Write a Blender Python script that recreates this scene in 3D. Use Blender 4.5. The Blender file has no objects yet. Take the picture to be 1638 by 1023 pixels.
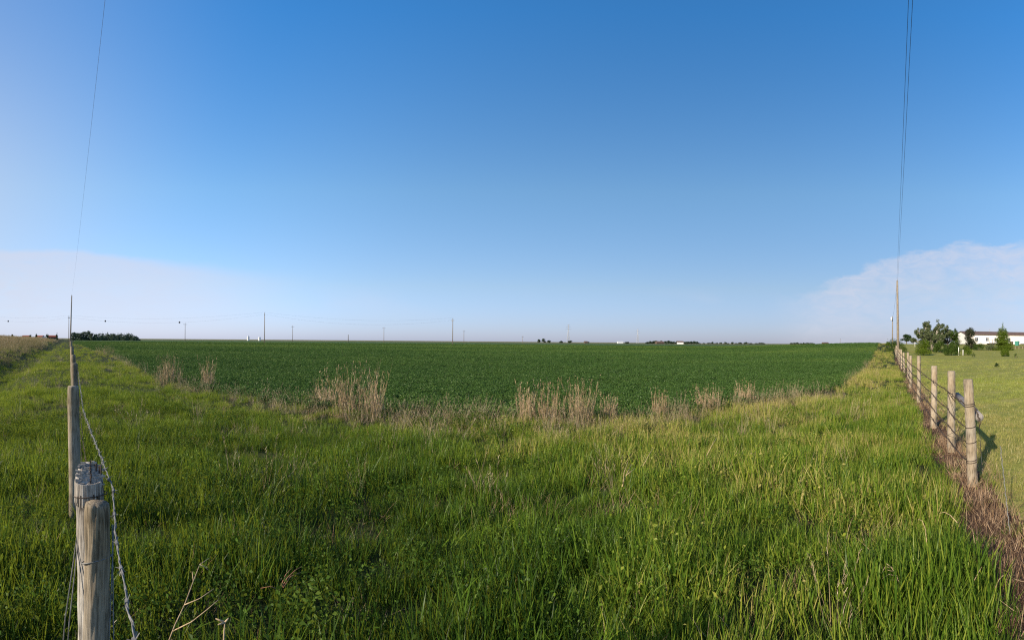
import bpy, math, random
import numpy as np
from mathutils import Vector, Matrix

R_ = math.radians
rng = np.random.default_rng(7)
random.seed(7)
scene = bpy.context.scene
COL = scene.collection
EYE = 1.65

# ------------------------------------------------------------------ camera
F = 836.0
def A(px): return (px - 819.0) / F
cam = bpy.data.cameras.new('camera')
cam.type = 'PANO'
for c in (cam, getattr(cam, 'cycles', None)):
    try:
        c.panorama_type = 'CENTRAL_CYLINDRICAL'
        c.central_cylindrical_range_u_min = -819.0 / F
        c.central_cylindrical_range_u_max = 819.0 / F
        c.central_cylindrical_range_v_min = -(1023 - 546) / F
        c.central_cylindrical_range_v_max = 546 / F
        c.central_cylindrical_radius = 1.0
    except Exception:
        pass
cam.clip_start = 0.05
cam.clip_end = 20000
camo = bpy.data.objects.new('camera', cam)
COL.objects.link(camo)
camo.location = (0, 0, EYE)
camo.rotation_euler = (Matrix.Rotation(R_(0.49), 4, 'Y') @ Matrix.Rotation(R_(90), 4, 'X')).to_euler()
ROLL = -1
camo.rotation_euler = (Matrix.Rotation(R_(0.49 * ROLL), 4, 'Y') @ Matrix.Rotation(R_(90), 4, 'X')).to_euler()
scene.camera = camo

# ------------------------------------------------------------------ light
SUN_AZ, SUN_EL = R_(-122), R_(20)
sv = Vector((math.sin(SUN_AZ) * math.cos(SUN_EL), math.cos(SUN_AZ) * math.cos(SUN_EL), math.sin(SUN_EL)))
sl = bpy.data.lights.new('sun', 'SUN')
sl.energy = 5.0
sl.angle = R_(0.53)
sl.color = (1.0, 0.87, 0.68)
so = bpy.data.objects.new('sun', sl)
COL.objects.link(so)
so.location = sv * 50
so.rotation_euler = sv.to_track_quat('Z', 'Y').to_euler()

world = bpy.data.worlds.new('World')
scene.world = world
world.use_nodes = True
wn, wl = world.node_tree.nodes, world.node_tree.links
wn.clear()
def WN(t, **k):
    n = wn.new(t)
    for a, b in k.items(): setattr(n, a, b)
    return n
def wmath(op, a, b=None, clamp=False):
    n = WN('ShaderNodeMath', operation=op, use_clamp=clamp)
    for i, v in enumerate((a, b)):
        if v is None: continue
        if isinstance(v, (int, float)): n.inputs[i].default_value = v
        else: wl.new(v, n.inputs[i])
    return n.outputs[0]
def wrange(v, a, b, c=0.0, d=1.0):
    n = WN('ShaderNodeMapRange', interpolation_type='SMOOTHSTEP')
    for s, x in zip(('Value', 'From Min', 'From Max', 'To Min', 'To Max'), (v, a, b, c, d)):
        if isinstance(x, (int, float)): n.inputs[s].default_value = x
        else: wl.new(x, n.inputs[s])
    return n.outputs[0]
sky = WN('ShaderNodeTexSky', sky_type='NISHITA')
sky.sun_disc = False
sky.sun_elevation = SUN_EL
sky.sun_rotation = -SUN_AZ          # this texture turns the other way round
sky.altitude = 900
sky.air_density = 1.0
sky.dust_density = 0.6
sky.ozone_density = 2.2
tc = WN('ShaderNodeTexCoord')
sx = WN('ShaderNodeSeparateXYZ'); wl.new(tc.outputs['Generated'], sx.inputs[0])
az = wmath('ARCTAN2', sx.outputs[0], sx.outputs[1])
hyp = wmath('SQRT', wmath('ADD', wmath('MULTIPLY', sx.outputs[0], sx.outputs[0]), wmath('MULTIPLY', sx.outputs[1], sx.outputs[1])))
el = wmath('ARCTAN2', sx.outputs[2], hyp)
# the clear, dry air of the place: deeper blue overhead, a lavender haze at the horizon, whiter towards the sun
gr = WN('ShaderNodeValToRGB'); wl.new(wmath('DIVIDE', el, math.pi / 2), gr.inputs[0])
GS = 2.6
stops = [(0.0, (.76, .86, 1.52)), (.066, (1.09, 1.12, 1.31)), (.178, (1.16, 1.49, 1.62)), (.36, (.58, 1.60, 2.26)), (1.0, (.36, 1.15, 1.8))]
while len(gr.color_ramp.elements) < len(stops): gr.color_ramp.elements.new(.5)
for i_, (p_, c_) in enumerate(stops):
    gr.color_ramp.elements[i_].position = p_; gr.color_ramp.elements[i_].color = (*[q / GS for q in c_], 1)
gm = WN('ShaderNodeVectorMath', operation='MULTIPLY'); wl.new(sky.outputs[0], gm.inputs[0]); wl.new(gr.outputs[0], gm.inputs[1])
gm2 = WN('ShaderNodeVectorMath', operation='SCALE'); wl.new(gm.outputs[0], gm2.inputs[0]); gm2.inputs['Scale'].default_value = GS
dt = WN('ShaderNodeVectorMath', operation='DOT_PRODUCT'); wl.new(tc.outputs['Generated'], dt.inputs[0]); dt.inputs[1].default_value = sv
hz = wmath('MULTIPLY', wrange(dt.outputs['Value'], 0.06, 0.85), wrange(el, 0.17, 0.62, 1.0, 0.34))
lf_ = wmath('ADD', 1.0, wmath('MULTIPLY', wmath('MULTIPLY', wrange(dt.outputs['Value'], -0.2, -0.85), wrange(el, 0.66, 0.22)), 0.22))
gm3 = WN('ShaderNodeVectorMath', operation='SCALE'); wl.new(gm2.outputs[0], gm3.inputs[0]); wl.new(lf_, gm3.inputs['Scale']); gm2 = gm3
hm = WN('ShaderNodeMix', data_type='RGBA'); wl.new(hz, hm.inputs[0]); wl.new(gm2.outputs[0], hm.inputs[6]); hm.inputs[7].default_value = (6.2, 6.8, 7.8, 1)
SKY = hm.outputs[2]
cmb = WN('ShaderNodeCombineXYZ')
wl.new(wmath('MULTIPLY', az, 1.0), cmb.inputs[0]); wl.new(wmath('MULTIPLY', el, 2.6), cmb.inputs[1])
nz = WN('ShaderNodeTexNoise'); nz.inputs['Scale'].default_value = 9; nz.inputs['Detail'].default_value = 8; nz.inputs['Roughness'].default_value = 0.62
wl.new(cmb.outputs[0], nz.inputs['Vector'])
nz2 = WN('ShaderNodeTexNoise'); nz2.inputs['Scale'].default_value = 3.1; nz2.inputs['Detail'].default_value = 3
wl.new(cmb.outputs[0], nz2.inputs['Vector'])
wob = wmath('ADD', wmath('MULTIPLY', wmath('SUBTRACT', nz.outputs[0], 0.5), 0.085), wmath('MULTIPLY', wmath('SUBTRACT', nz2.outputs[0], 0.5), 0.05))
elw = wmath('ADD', el, wob)
# a far anvil cloud low on the left, and one low on the right; each ends at its own height, fading to nothing sideways
topL = wrange(az, -1.00, -0.36, 0.172, 0.135)
cl = wmath('MULTIPLY', wmath('MULTIPLY', wrange(wmath('SUBTRACT', topL, wmath('ADD', el, wmath('MULTIPLY', wob, 0.35))), -0.004, wrange(az, -0.9, -0.5, 0.010, 0.030)), wrange(az, -0.34, -0.70)), wrange(el, -0.02, 0.08, 0.55, 1.0))
topR = wrange(az, 0.50, 0.80, 0.085, 0.188)
cr_ = wmath('MULTIPLY', wrange(wmath('SUBTRACT', topR, elw), -0.003, 0.014), wrange(az, 0.47, 0.66))
cr = wmath('MULTIPLY', cr_, wrange(wmath('SUBTRACT', topR, elw), 0.0, 0.15, 1.0, 0.48))
nz3 = WN('ShaderNodeTexNoise'); nz3.inputs['Scale'].default_value = 22; nz3.inputs['Detail'].default_value = 9; nz3.inputs['Roughness'].default_value = 0.68; nz3.inputs['Distortion'].default_value = 0.6
wl.new(cmb.outputs[0], nz3.inputs['Vector'])
billow = wrange(nz3.outputs[0], 0.30, 0.68, 0.55, 1.12)
cr = wmath('MULTIPLY', cr, billow)
cl = wmath('MULTIPLY', cl, wrange(wmath('MULTIPLY', wmath('SUBTRACT', 1.0, nz3.outputs[0]), wrange(az, -0.5, -1.0)), 0.40, 0.75, 1.0, 0.62))
# thin streaks between them
st = wmath('MULTIPLY', wmath('MULTIPLY', wrange(nz2.outputs[0], 0.5, 0.75), wrange(wmath('ABSOLUTE', wmath('SUBTRACT', el, 0.075)), 0.045, 0.0)), 0.30)
tex = wrange(nz.outputs[0], 0.3, 0.7, 0.82, 1.0)
cov = wmath('MULTIPLY', wmath('MAXIMUM', wmath('MAXIMUM', wmath('MULTIPLY', cl, 0.92), wmath('MULTIPLY', cr, 0.95)), st), tex)
mix = WN('ShaderNodeMix', data_type='RGBA')
wl.new(cov, mix.inputs[0]); wl.new(SKY, mix.inputs[6])
cc = WN('ShaderNodeMix', data_type='RGBA')      # cloud takes some of the sky's own light
cc.inputs[0].default_value = 0.35
cc.inputs[6].default_value = (7.0, 7.0, 8.0, 1)
wl.new(SKY, cc.inputs[7]); wl.new(cc.outputs[2], mix.inputs[7])
bg = WN('ShaderNodeBackground'); bg.inputs[1].default_value = 0.0557
wl.new(mix.outputs[2], bg.inputs[0])
wo = WN('ShaderNodeOutputWorld'); wl.new(bg.outputs[0], wo.inputs[0])

scene.view_settings.view_transform = 'Standard'
scene.view_settings.look = 'None'
scene.view_settings.gamma = 1
scene.view_settings.use_curve_mapping = False
scene.view_settings.exposure = 0.85
scene.render.engine = 'CYCLES'
scene.cycles.use_denoising = False
scene.cycles.filter_width = 1.2
scene.cycles.max_bounces = 6
scene.cycles.diffuse_bounces = 3
scene.cycles.transmission_bounces = 4
scene.cycles.transparent_max_bounces = 6

# ------------------------------------------------------------------ helpers
def tag(o, label=None, cat=None, group=None, kind=None):
    if label: o['label'] = label
    if cat: o['category'] = cat
    if group: o['group'] = group
    if kind: o['kind'] = kind
    return o
def link(name, data, parent=None, loc=None):
    o = bpy.data.objects.new(name, data)
    COL.objects.link(o)
    if parent is not None: o.parent = parent
    if loc is not None: o.location = loc
    return o
def empty(name, loc, rz=0.0):
    o = bpy.data.objects.new(name, None)
    o.empty_display_size = 0.2
    COL.objects.link(o)
    o.location = loc; o.rotation_euler = (0, 0, rz)
    return o
def copy_tree(o, parent=None):
    c = o.copy(); COL.objects.link(c)
    if parent is not None: c.parent = parent
    for ch in list(o.children): copy_tree(ch, c)
    return c
def mesh_np(name, V, Q, mat=None, attrs=None, smooth=False):
    """V n x 3, Q m x 4 (quads; a triangle repeats its last index as -1)"""
    V = np.asarray(V, np.float32); Q = np.asarray(Q, np.int32)
    me = bpy.data.meshes.new(name)
    me.vertices.add(len(V)); me.vertices.foreach_set('co', V.ravel())
    if Q.shape[1] == 4:
        tri = Q[:, 3] < 0
        cnt = np.where(tri, 3, 4)
        flat = Q.ravel(); flat = flat[flat >= 0]
    else:
        cnt = np.full(len(Q), 3); flat = Q.ravel()
    me.loops.add(len(flat)); me.loops.foreach_set('vertex_index', flat.astype(np.int32))
    start = np.concatenate([[0], np.cumsum(cnt)[:-1]]).astype(np.int32)
    me.polygons.add(len(Q)); me.polygons.foreach_set('loop_start', start)
    me.polygons.foreach_set('use_smooth', np.full(len(Q), smooth))
    if attrs:
        for k, v in attrs.items():
            a = me.attributes.new(k, 'FLOAT', 'POINT'); a.data.foreach_set('value', np.asarray(v, np.float32))
    me.update(calc_edges=True)
    if mat: me.materials.append(mat)
    return me
class MB:
    def __init__(s): s.v = []; s.f = []
    def add(s, vs, fs):
        k = len(s.v); s.v += [tuple(v) for v in vs]; s.f += [tuple(i + k for i in f) for f in fs]
    def box(s, c, size, rz=0.0, M=None):
        c = Vector(c); hx, hy, hz = size[0] / 2, size[1] / 2, size[2] / 2
        rot = Matrix.Rotation(rz, 3, 'Z') if M is None else M
        vs = [c + rot @ Vector((x * hx, y * hy, z * hz)) for x in (-1, 1) for y in (-1, 1) for z in (-1, 1)]
        s.add(vs, [(0, 1, 3, 2), (4, 6, 7, 5), (0, 4, 5, 1), (2, 3, 7, 6), (0, 2, 6, 4), (1, 5, 7, 3)])
    def tube(s, pts, rad, n=6, cap=True):
        pts = [Vector(p) for p in pts]
        if not hasattr(rad, '__len__'): rad = [rad] * len(pts)
        vs = []
        up = None
        for i, p in enumerate(pts):
            t = (pts[min(i + 1, len(pts) - 1)] - pts[max(i - 1, 0)]).normalized()
            if up is None: up = Vector((0, 0, 1)) if abs(t.z) < .9 else Vector((1, 0, 0))
            a = t.cross(up).normalized(); b = a.cross(t).normalized(); up = b
            for k in range(n):
                w = 2 * math.pi * k / n
                vs.append(p + (a * math.cos(w) + b * math.sin(w)) * rad[i])
        fs = []
        for i in range(len(pts) - 1):
            for k in range(n):
                fs.append((i * n + k, i * n + (k + 1) % n, (i + 1) * n + (k + 1) % n, (i + 1) * n + k))
        if cap:
            fs.append(tuple(range(n))[::-1]); fs.append(tuple(range((len(pts) - 1) * n, len(pts) * n)))
        s.add(vs, fs)
    def build(s, name, mat, parent=None, smooth=False, loc=None):
        me = bpy.data.meshes.new(name)
        me.from_pydata(s.v, [], s.f); me.update()
        if smooth: me.polygons.foreach_set('use_smooth', [True] * len(me.polygons))
        if mat: me.materials.append(mat)
        return link(name, me, parent, loc)

def _hash(ix, iy, seed):
    h = (ix.astype(np.int64) * 374761393 + iy.astype(np.int64) * 668265263 + seed * 2147483647) & 0xffffffff
    h = ((h ^ (h >> 13)) * 1274126177) & 0xffffffff
    return ((h ^ (h >> 16)) & 0xffff) / 65535.0
def vn(x, y, s, seed=0):
    x = np.asarray(x, float) / s; y = np.asarray(y, float) / s
    ix, iy = np.floor(x), np.floor(y); fx, fy = x - ix, y - iy
    fx = fx * fx * (3 - 2 * fx); fy = fy * fy * (3 - 2 * fy)
    a = _hash(ix, iy, seed); b = _hash(ix + 1, iy, seed); c = _hash(ix, iy + 1, seed); d = _hash(ix + 1, iy + 1, seed)
    return (a * (1 - fx) + b * fx) * (1 - fy) + (c * (1 - fx) + d * fx) * fy
def fbm(x, y, s, seed=0): return (vn(x, y, s, seed) * .55 + vn(x, y, s * .47, seed + 1) * .28 + vn(x, y, s * .21, seed + 2) * .17)
def ss(a, b, v):
    t = np.clip((np.asarray(v, float) - a) / (b - a), 0, 1); return t * t * (3 - 2 * t)

# ------------------------------------------------------------------ the lie of the land
AL, AR = A(109), A(1421)
uL = (math.sin(AL), math.cos(AL)); uR = (math.sin(AR), math.cos(AR))
def latL(x, y): return x * uL[1] - y * uL[0]     # metres to the right of the line that runs down the left fence's direction
def alongL(x, y): return x * uL[0] + y * uL[1]
def latR(x, y): return x * uR[1] - y * uR[0]
def alongR(x, y): return x * uR[0] + y * uR[1]
def terrain(x, y):
    x = np.asarray(x, float); y = np.asarray(y, float)
    r = np.hypot(x, y); a = np.arctan2(x, y)
    s = -latL(x, y)
    al = alongL(x, y)
    bank = (-0.45 * ss(1.2, 3.0, s) + 1.62 * (.5 * ss(3.3, 6.8, s) + .5 * ss(6.5, 13, s))) * ss(3, 14, al)
    z = bank + (fbm(x, y, 3.0, 5) - .5) * 0.16 * ss(2.0, 5, r) * (1 - ss(40, 80, r))
    rise = 1.85 * ss(38, 150, r) * ss(AR - 0.36, AR - 0.015, a) * (1 - ss(2.2, 2.8, a))
    return z + rise
def tz(x, y): return float(terrain(x, y))
def at(px, R, dz=0.0):
    x, y = R * math.sin(A(px)), R * math.cos(A(px))
    return Vector((x, y, tz(x, y) + dz))
def row_z(px, row, R):                            # height of what shows at this row, R metres away
    return EYE + (546 + 7.1 * math.sin(A(px)) - row) / F * R

bp = [(118,549),(150,557),(200,575),(250,597),(300,609),(350,617),(420,629),(500,639),(560,643),(620,647),(700,651),(760,653),(850,656),(930,657),(1000,654),(1100,648),(1200,634),(1250,628),(1300,620),(1350,606),(1380,588),(1395,572),(1403,562),(1410,556)]
b_az = np.array([A(p) for p, _ in bp])
b_R = np.array([1.40 * F / (r - (546 + 7.1 * math.sin(A(p)))) for p, r in bp])
def crop_edge(a): return np.where((a < b_az[0]) | (a > b_az[-1]), 1e9, np.interp(a, b_az, b_R))
def d_crop(x, y):                                  # >0 inside the crop (ratio of distances)
    a = np.arctan2(x, y); r = np.hypot(x, y)
    return r - crop_edge(a) * (1 + (vn(x, y, 1.2, 9) - .5) * .05)

# ------------------------------------------------------------------ materials
def newmat(name):
    m = bpy.data.materials.new(name); m.use_nodes = True
    nt = m.node_tree
    for n in list(nt.nodes): nt.nodes.remove(n)
    out = nt.nodes.new('ShaderNodeOutputMaterial')
    return m, nt, out
def N(nt, t, ins=None, **k):
    n = nt.nodes.new(t)
    for a, b in k.items(): setattr(n, a, b)
    for s, v in (ins or {}).items():
        if hasattr(v, 'node'): nt.links.new(v, n.inputs[s])
        else: n.inputs[s].default_value = v
    return n
def ramp(nt, fac, stops):
    r = nt.nodes.new('ShaderNodeValToRGB')
    e = r.color_ramp.elements
    while len(e) < len(stops): e.new(0.5)
    for i, (p, c) in enumerate(stops): e[i].position = p; e[i].color = (*[q * 0.82 for q in c], 1)
    nt.links.new(fac, r.inputs[0]); return r.outputs[0]
def plain(name, col, rough=0.8, noise=0.0, scale=5.0, metal=0.0, spec=0.3):
    m, nt, out = newmat(name)
    b = N(nt, 'ShaderNodeBsdfPrincipled', {'Base Color': (*col, 1), 'Roughness': rough, 'Metallic': metal, 'Specular IOR Level': spec})
    if noise:
        tc = N(nt, 'ShaderNodeTexCoord')
        nz = N(nt, 'ShaderNodeTexNoise', {'Vector': tc.outputs['Object'], 'Scale': scale, 'Detail': 5.0})
        c = ramp(nt, nz.outputs[0], [(0.3, tuple(x * (1 - noise) for x in col)), (0.7, tuple(min(1, x * (1 + noise)) for x in col))])
        nt.links.new(c, b.inputs['Base Color'])
    nt.links.new(b.outputs[0], out.inputs[0]); return m
def leafmat(name, stops, trans=0.35, gloss=0.06, rough=0.45):
    """foliage: per-instance 'tint' picks along the colour stops, per-blade 'bl' brightens; light passes through"""
    m, nt, out = newmat(name)
    t = N(nt, 'ShaderNodeAttribute', attribute_type='INSTANCER', attribute_name='tint')
    b = N(nt, 'ShaderNodeAttribute', attribute_type='GEOMETRY', attribute_name='bl')
    s = N(nt, 'ShaderNodeMath', {0: b.outputs['Fac'], 1: 0.55}, operation='MULTIPLY')
    s2 = N(nt, 'ShaderNodeMath', {0: t.outputs['Fac'], 1: s.outputs[0]}, operation='ADD')
    s3 = N(nt, 'ShaderNodeMath', {0: s2.outputs[0], 1: 0.27}, operation='SUBTRACT')
    c = ramp(nt, s3.outputs[0], stops)
    d = N(nt, 'ShaderNodeBsdfDiffuse', {'Color': c})
    tc = N(nt, 'ShaderNodeMix', {0: 0.5, 6: c, 7: (0.30, 0.34, 0.03, 1)}, data_type='RGBA', blend_type='MIX')
    tr = N(nt, 'ShaderNodeBsdfTranslucent', {'Color': tc.outputs[2]})
    if trans < 0.3: nt.links.new(c, tr.inputs[0])
    mx = N(nt, 'ShaderNodeMixShader', {0: trans, 1: d.outputs[0], 2: tr.outputs[0]})
    g = N(nt, 'ShaderNodeBsdfGlossy', {'Color': (1, 1, 1, 1), 'Roughness': rough})
    mg = N(nt, 'ShaderNodeMixShader', {0: gloss, 1: mx.outputs[0], 2: g.outputs[0]})
    nt.links.new(mg.outputs[0], out.inputs[0]); return m

M = {}
M['grass'] = leafmat('verge_grass_blades', [(0.0, (0.018, 0.044, 0.006)), (0.35, (0.062, 0.128, 0.012)), (0.65, (0.145, 0.235, 0.022)), (0.88, (0.29, 0.325, 0.040)), (1.0, (0.47, 0.39, 0.14))], 0.42, 0.010)
M['weed'] = leafmat('broadleaf_weed_leaves', [(0.0, (0.022, 0.050, 0.008)), (0.5, (0.05, 0.10, 0.014)), (1.0, (0.10, 0.15, 0.022))], 0.30, 0.004)
M['dry'] = leafmat('dry_grass_stalks', [(0.0, (0.19, 0.15, 0.08)), (0.5, (0.33, 0.25, 0.14)), (1.0, (0.48, 0.38, 0.25))], 0.2, 0.03)
M['deadweed'] = leafmat('dead_weed_stems', [(0.0, (0.26, 0.175, 0.095)), (0.5, (0.50, 0.365, 0.22)), (1.0, (0.70, 0.55, 0.36))], 0.12, 0.02)
M['litter'] = leafmat('brown_straw_litter', [(0.0, (0.12, 0.075, 0.042)), (0.5, (0.34, 0.215, 0.125)), (1.0, (0.56, 0.41, 0.27))], 0.12, 0.02)
M['lawn'] = leafmat('lawn_blades', [(0.0, (0.18, 0.235, 0.03)), (0.4, (0.28, 0.32, 0.05)), (0.75, (0.31, 0.29, 0.075)), (1.0, (0.42, 0.34, 0.14))], 0.30, 0.03)
M['crop'] = leafmat('crop_leaves', [(0.0, (0.046, 0.102, 0.022)), (0.5, (0.088, 0.162, 0.034)), (1.0, (0.155, 0.218, 0.044))], 0.25, 0.012)
M['tan'] = leafmat('tan_bank_grass', [(0.0, (0.16, 0.16, 0.04)), (0.4, (0.31, 0.24, 0.11)), (1.0, (0.50, 0.37, 0.23))], 0.25, 0.02)

def groundmat(name, cols, scale, bump=0.4, big=None, stretch=None):
    m, nt, out = newmat(name)
    tc = N(nt, 'ShaderNodeTexCoord')
    vec = tc.outputs['Object']
    if stretch:
        mp = N(nt, 'ShaderNodeMapping', {'Vector': vec, 'Rotation': (0, 0, stretch[1]), 'Scale': (1, stretch[0], 1)}); vec = mp.outputs[0]
    n1 = N(nt, 'ShaderNodeTexNoise', {'Vector': tc.outputs['Object'], 'Scale': scale, 'Detail': 8.0, 'Roughness': 0.7})
    n2 = N(nt, 'ShaderNodeTexNoise', {'Vector': vec, 'Scale': big or scale * .03, 'Detail': 5.0, 'Roughness': 0.6})
    a = N(nt, 'ShaderNodeMath', {0: n1.outputs[0], 1: 0.55}, operation='MULTIPLY')
    b = N(nt, 'ShaderNodeMath', {0: n2.outputs[0], 1: 0.45}, operation='MULTIPLY')
    s = N(nt, 'ShaderNodeMath', {0: a.outputs[0], 1: b.outputs[0]}, operation='ADD')
    k = len(cols)
    c = ramp(nt, s.outputs[0], [(0.36 + 0.28 * i / (k - 1), cc) for i, cc in enumerate(cols)])
    bs = N(nt, 'ShaderNodeBsdfPrincipled', {'Base Color': c, 'Roughness': 0.95, 'Specular IOR Level': 0.1})
    bm = N(nt, 'ShaderNodeBump', {'Height': n1.outputs[0], 'Strength': bump, 'Distance': 0.1})
    nt.links.new(bm.outputs[0], bs.inputs['Normal'])
    nt.links.new(bs.outputs[0], out.inputs[0]); return m
M['g_verge'] = groundmat('verge_ground', [(0.016, 0.020, 0.007), (0.035, 0.045, 0.012), (0.07, 0.085, 0.022)], 6, 0.8, 0.5)
M['g_crop'] = groundmat('crop_ground', [(0.044, 0.088, 0.024), (0.066, 0.118, 0.034), (0.098, 0.145, 0.045)], 3.0, 0.6, 0.02, (3.0, 0.5))
M['g_lawn'] = groundmat('lawn_ground', [(0.17, 0.20, 0.035), (0.26, 0.26, 0.055), (0.38, 0.33, 0.11)], 5, 0.5, 0.25, (4.0, 0.80))
M['g_soil'] = groundmat('bare_soil', [(0.05, 0.026, 0.016), (0.12, 0.065, 0.04), (0.20, 0.12, 0.075)], 14, 1.0, 2.0)
M['g_bank'] = groundmat('bank_ground', [(0.15, 0.14, 0.04), (0.26, 0.20, 0.09), (0.38, 0.27, 0.15)], 4, 0.7, 0.3)
M['g_far'] = groundmat('far_prairie', [(0.10, 0.115, 0.045), (0.20, 0.185, 0.09), (0.30, 0.26, 0.14)], 0.02, 0.0, 0.004)

def woodmat(name, dark, mid, light, warm=None):
    m, nt, out = newmat(name)
    tc = N(nt, 'ShaderNodeTexCoord')
    mp = N(nt, 'ShaderNodeMapping', {'Vector': tc.outputs['Object'], 'Scale': (1, 1, 0.06)})
    n1 = N(nt, 'ShaderNodeTexNoise', {'Vector': mp.outputs[0], 'Scale': 130.0, 'Detail': 6.0, 'Roughness': 0.65})
    n2 = N(nt, 'ShaderNodeTexNoise', {'Vector': tc.outputs['Object'], 'Scale': 7.0, 'Detail': 6.0})
    mx = N(nt, 'ShaderNodeMath', {0: n1.outputs[0], 1: 0.6}, operation='MULTIPLY')
    m2 = N(nt, 'ShaderNodeMath', {0: n2.outputs[0], 1: 0.4}, operation='MULTIPLY')
    s = N(nt, 'ShaderNodeMath', {0: mx.outputs[0], 1: m2.outputs[0]}, operation='ADD')
    c = ramp(nt, s.outputs[0], [(0.38, dark), (0.47, mid), (0.60, light)])
    oi = N(nt, 'ShaderNodeObjectInfo')
    n3 = N(nt, 'ShaderNodeTexNoise', {'Vector': tc.outputs['Object'], 'Scale': 2.2, 'Detail': 4.0})
    bw = N(nt, 'ShaderNodeHueSaturation', {'Color': c})
    v_ = N(nt, 'ShaderNodeMapRange', {'Value': oi.outputs['Random'], 'To Min': 0.85, 'To Max': 1.25}); nt.links.new(v_.outputs[0], bw.inputs['Value'])
    s_ = N(nt, 'ShaderNodeMapRange', {'Value': n3.outputs[0], 'From Min': 0.35, 'From Max': 0.65, 'To Min': 0.7, 'To Max': 1.15}); nt.links.new(s_.outputs[0], bw.inputs['Saturation'])
    c = bw.outputs[0]
    b = N(nt, 'ShaderNodeBsdfPrincipled', {'Base Color': c, 'Roughness': 0.85, 'Specular IOR Level': 0.2})
    bm = N(nt, 'ShaderNodeBump', {'Height': n1.outputs[0], 'Strength': 0.9, 'Distance': 0.006})
    nt.links.new(bm.outputs[0], b.inputs['Normal']); nt.links.new(b.outputs[0], out.inputs[0]); return m
M['post'] = woodmat('pale_post_wood', (0.10, 0.075, 0.05), (0.27, 0.215, 0.15), (0.40, 0.33, 0.245))
M['postleft'] = woodmat('brown_post_wood', (0.07, 0.055, 0.037), (0.19, 0.155, 0.11), (0.30, 0.25, 0.185))
M['endgrain'] = plain('split_end_grain', (0.33, 0.29, 0.25), .95, .5, 120)
M['postold'] = woodmat('grey_weathered_wood', (0.045, 0.038, 0.034), (0.26, 0.235, 0.21), (0.50, 0.47, 0.43))
M['pole'] = woodmat('pole_wood', (0.09, 0.075, 0.06), (0.19, 0.16, 0.125), (0.28, 0.24, 0.19))
M['rail'] = woodmat('grey_rail_wood', (0.10, 0.09, 0.09), (0.21, 0.19, 0.185), (0.31, 0.285, 0.275))
M['bark'] = plain('bark', (0.16, 0.13, 0.10), 0.9, 0.4, 6)
M['barkgrey'] = plain('pale_bark', (0.34, 0.31, 0.27), 0.9, 0.35, 6)
M['galv'] = plain('galvanised_wire', (0.17, 0.17, 0.172), 0.65, 0.4, 60, 0.3)
M['rust'] = plain('dark_rusty_wire', (0.07, 0.05, 0.04), 0.8, 0.4, 60, 0.2)
M['cable'] = plain('overhead_cable', (0.04, 0.04, 0.045), 0.6)
M['white'] = plain('white_siding', (0.80, 0.79, 0.77), 0.6, 0.04, 2)
M['roof'] = plain('brown_shingles', (0.13, 0.085, 0.07), 0.9, 0.25, 1.5)
M['redroof'] = plain('red_roof', (0.30, 0.09, 0.06), 0.9, 0.2, 0.3)
M['glass'] = plain('window_glass', (0.05, 0.06, 0.08), 0.1, 0, 1, 0, 0.7)
M['darkwood'] = plain('dark_timber', (0.09, 0.065, 0.05), 0.8, 0.3, 3)
M['plastic'] = plain('green_plastic', (0.03, 0.16, 0.13), 0.5)
M['steelfar'] = plain('galvanised_lattice', (0.27, 0.29, 0.33), 0.5, 0, 1, 0.3)
M['bin'] = plain('bright_bin_steel', (0.5, 0.52, 0.54), 0.5)
M['marker'] = plain('dark_marker_ball', (0.03, 0.025, 0.03), 0.5)
M['ceramic'] = plain('insulator', (0.25, 0.27, 0.30), 0.3)

# ------------------------------------------------------------------ ground sheets
naz = 1080
azs = np.linspace(-math.pi, math.pi, naz + 1)[:-1]
rs = [0.25]
while rs[-1] < 7000: rs.append(rs[-1] * (1.028 if rs[-1] < 130 else 1.09))
rs = np.array(rs); nr = len(rs)
AA, RR = np.meshgrid(azs, rs)                         # nr x naz
X, Y = RR * np.sin(AA), RR * np.cos(AA)
Z = terrain(X, Y)
V = np.stack([X, Y, Z], -1).reshape(-1, 3)
i, j = np.meshgrid(np.arange(nr - 1), np.arange(naz), indexing='ij')
j2 = (j + 1) % naz
Q = np.stack([i * naz + j, i * naz + j2, (i + 1) * naz + j2, (i + 1) * naz + j], -1).reshape(-1, 4)[:, ::-1]
C = V[Q].mean(1)
cx, cy = C[:, 0], C[:, 1]; cr2 = np.hypot(cx, cy); ca = np.arctan2(cx, cy)
lR = latR(cx, cy); lL = latL(cx, cy); aR_ = alongR(cx, cy); aL_ = alongL(cx, cy)
STRIP0, STRIP1 = 0.68, 1.18
reg = np.zeros(len(Q), int)
reg[(cr2 > 700)] = 5
reg[(d_crop(cx, cy) > 0) & (cr2 < 620)] = 1
wob_ = (fbm(cx, cy, .8, 31) - .5) * .25
right = (lR > STRIP1 + wob_) & (aR_ > -30) & (reg != 5)
reg[right] = 2
reg[(lR > STRIP0 + wob_ * .4) & (lR <= STRIP1 + wob_) & (aR_ > -2) & (aR_ < 60)] = 3
reg[(lL < -7 - 3 * (fbm(cx, cy, 3, 86) - .5)) & (aL_ > 6) & (reg != 5)] = 4
names = [('verge_ground', 'g_verge'), ('crop_field', 'g_crop'), ('lawn', 'g_lawn'), ('soil_path', 'g_soil'), ('bank_terrain', 'g_bank'), ('far_land', 'g_far')]
lab = {}
for k, (nm, mt) in enumerate(names):
    q = Q[reg == k]
    used, inv = np.unique(q, return_inverse=True)
    me = mesh_np(nm, V[used], inv.reshape(q.shape), M[mt], smooth=True)
    o = link(nm, me); o['kind'] = 'structure'
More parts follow.
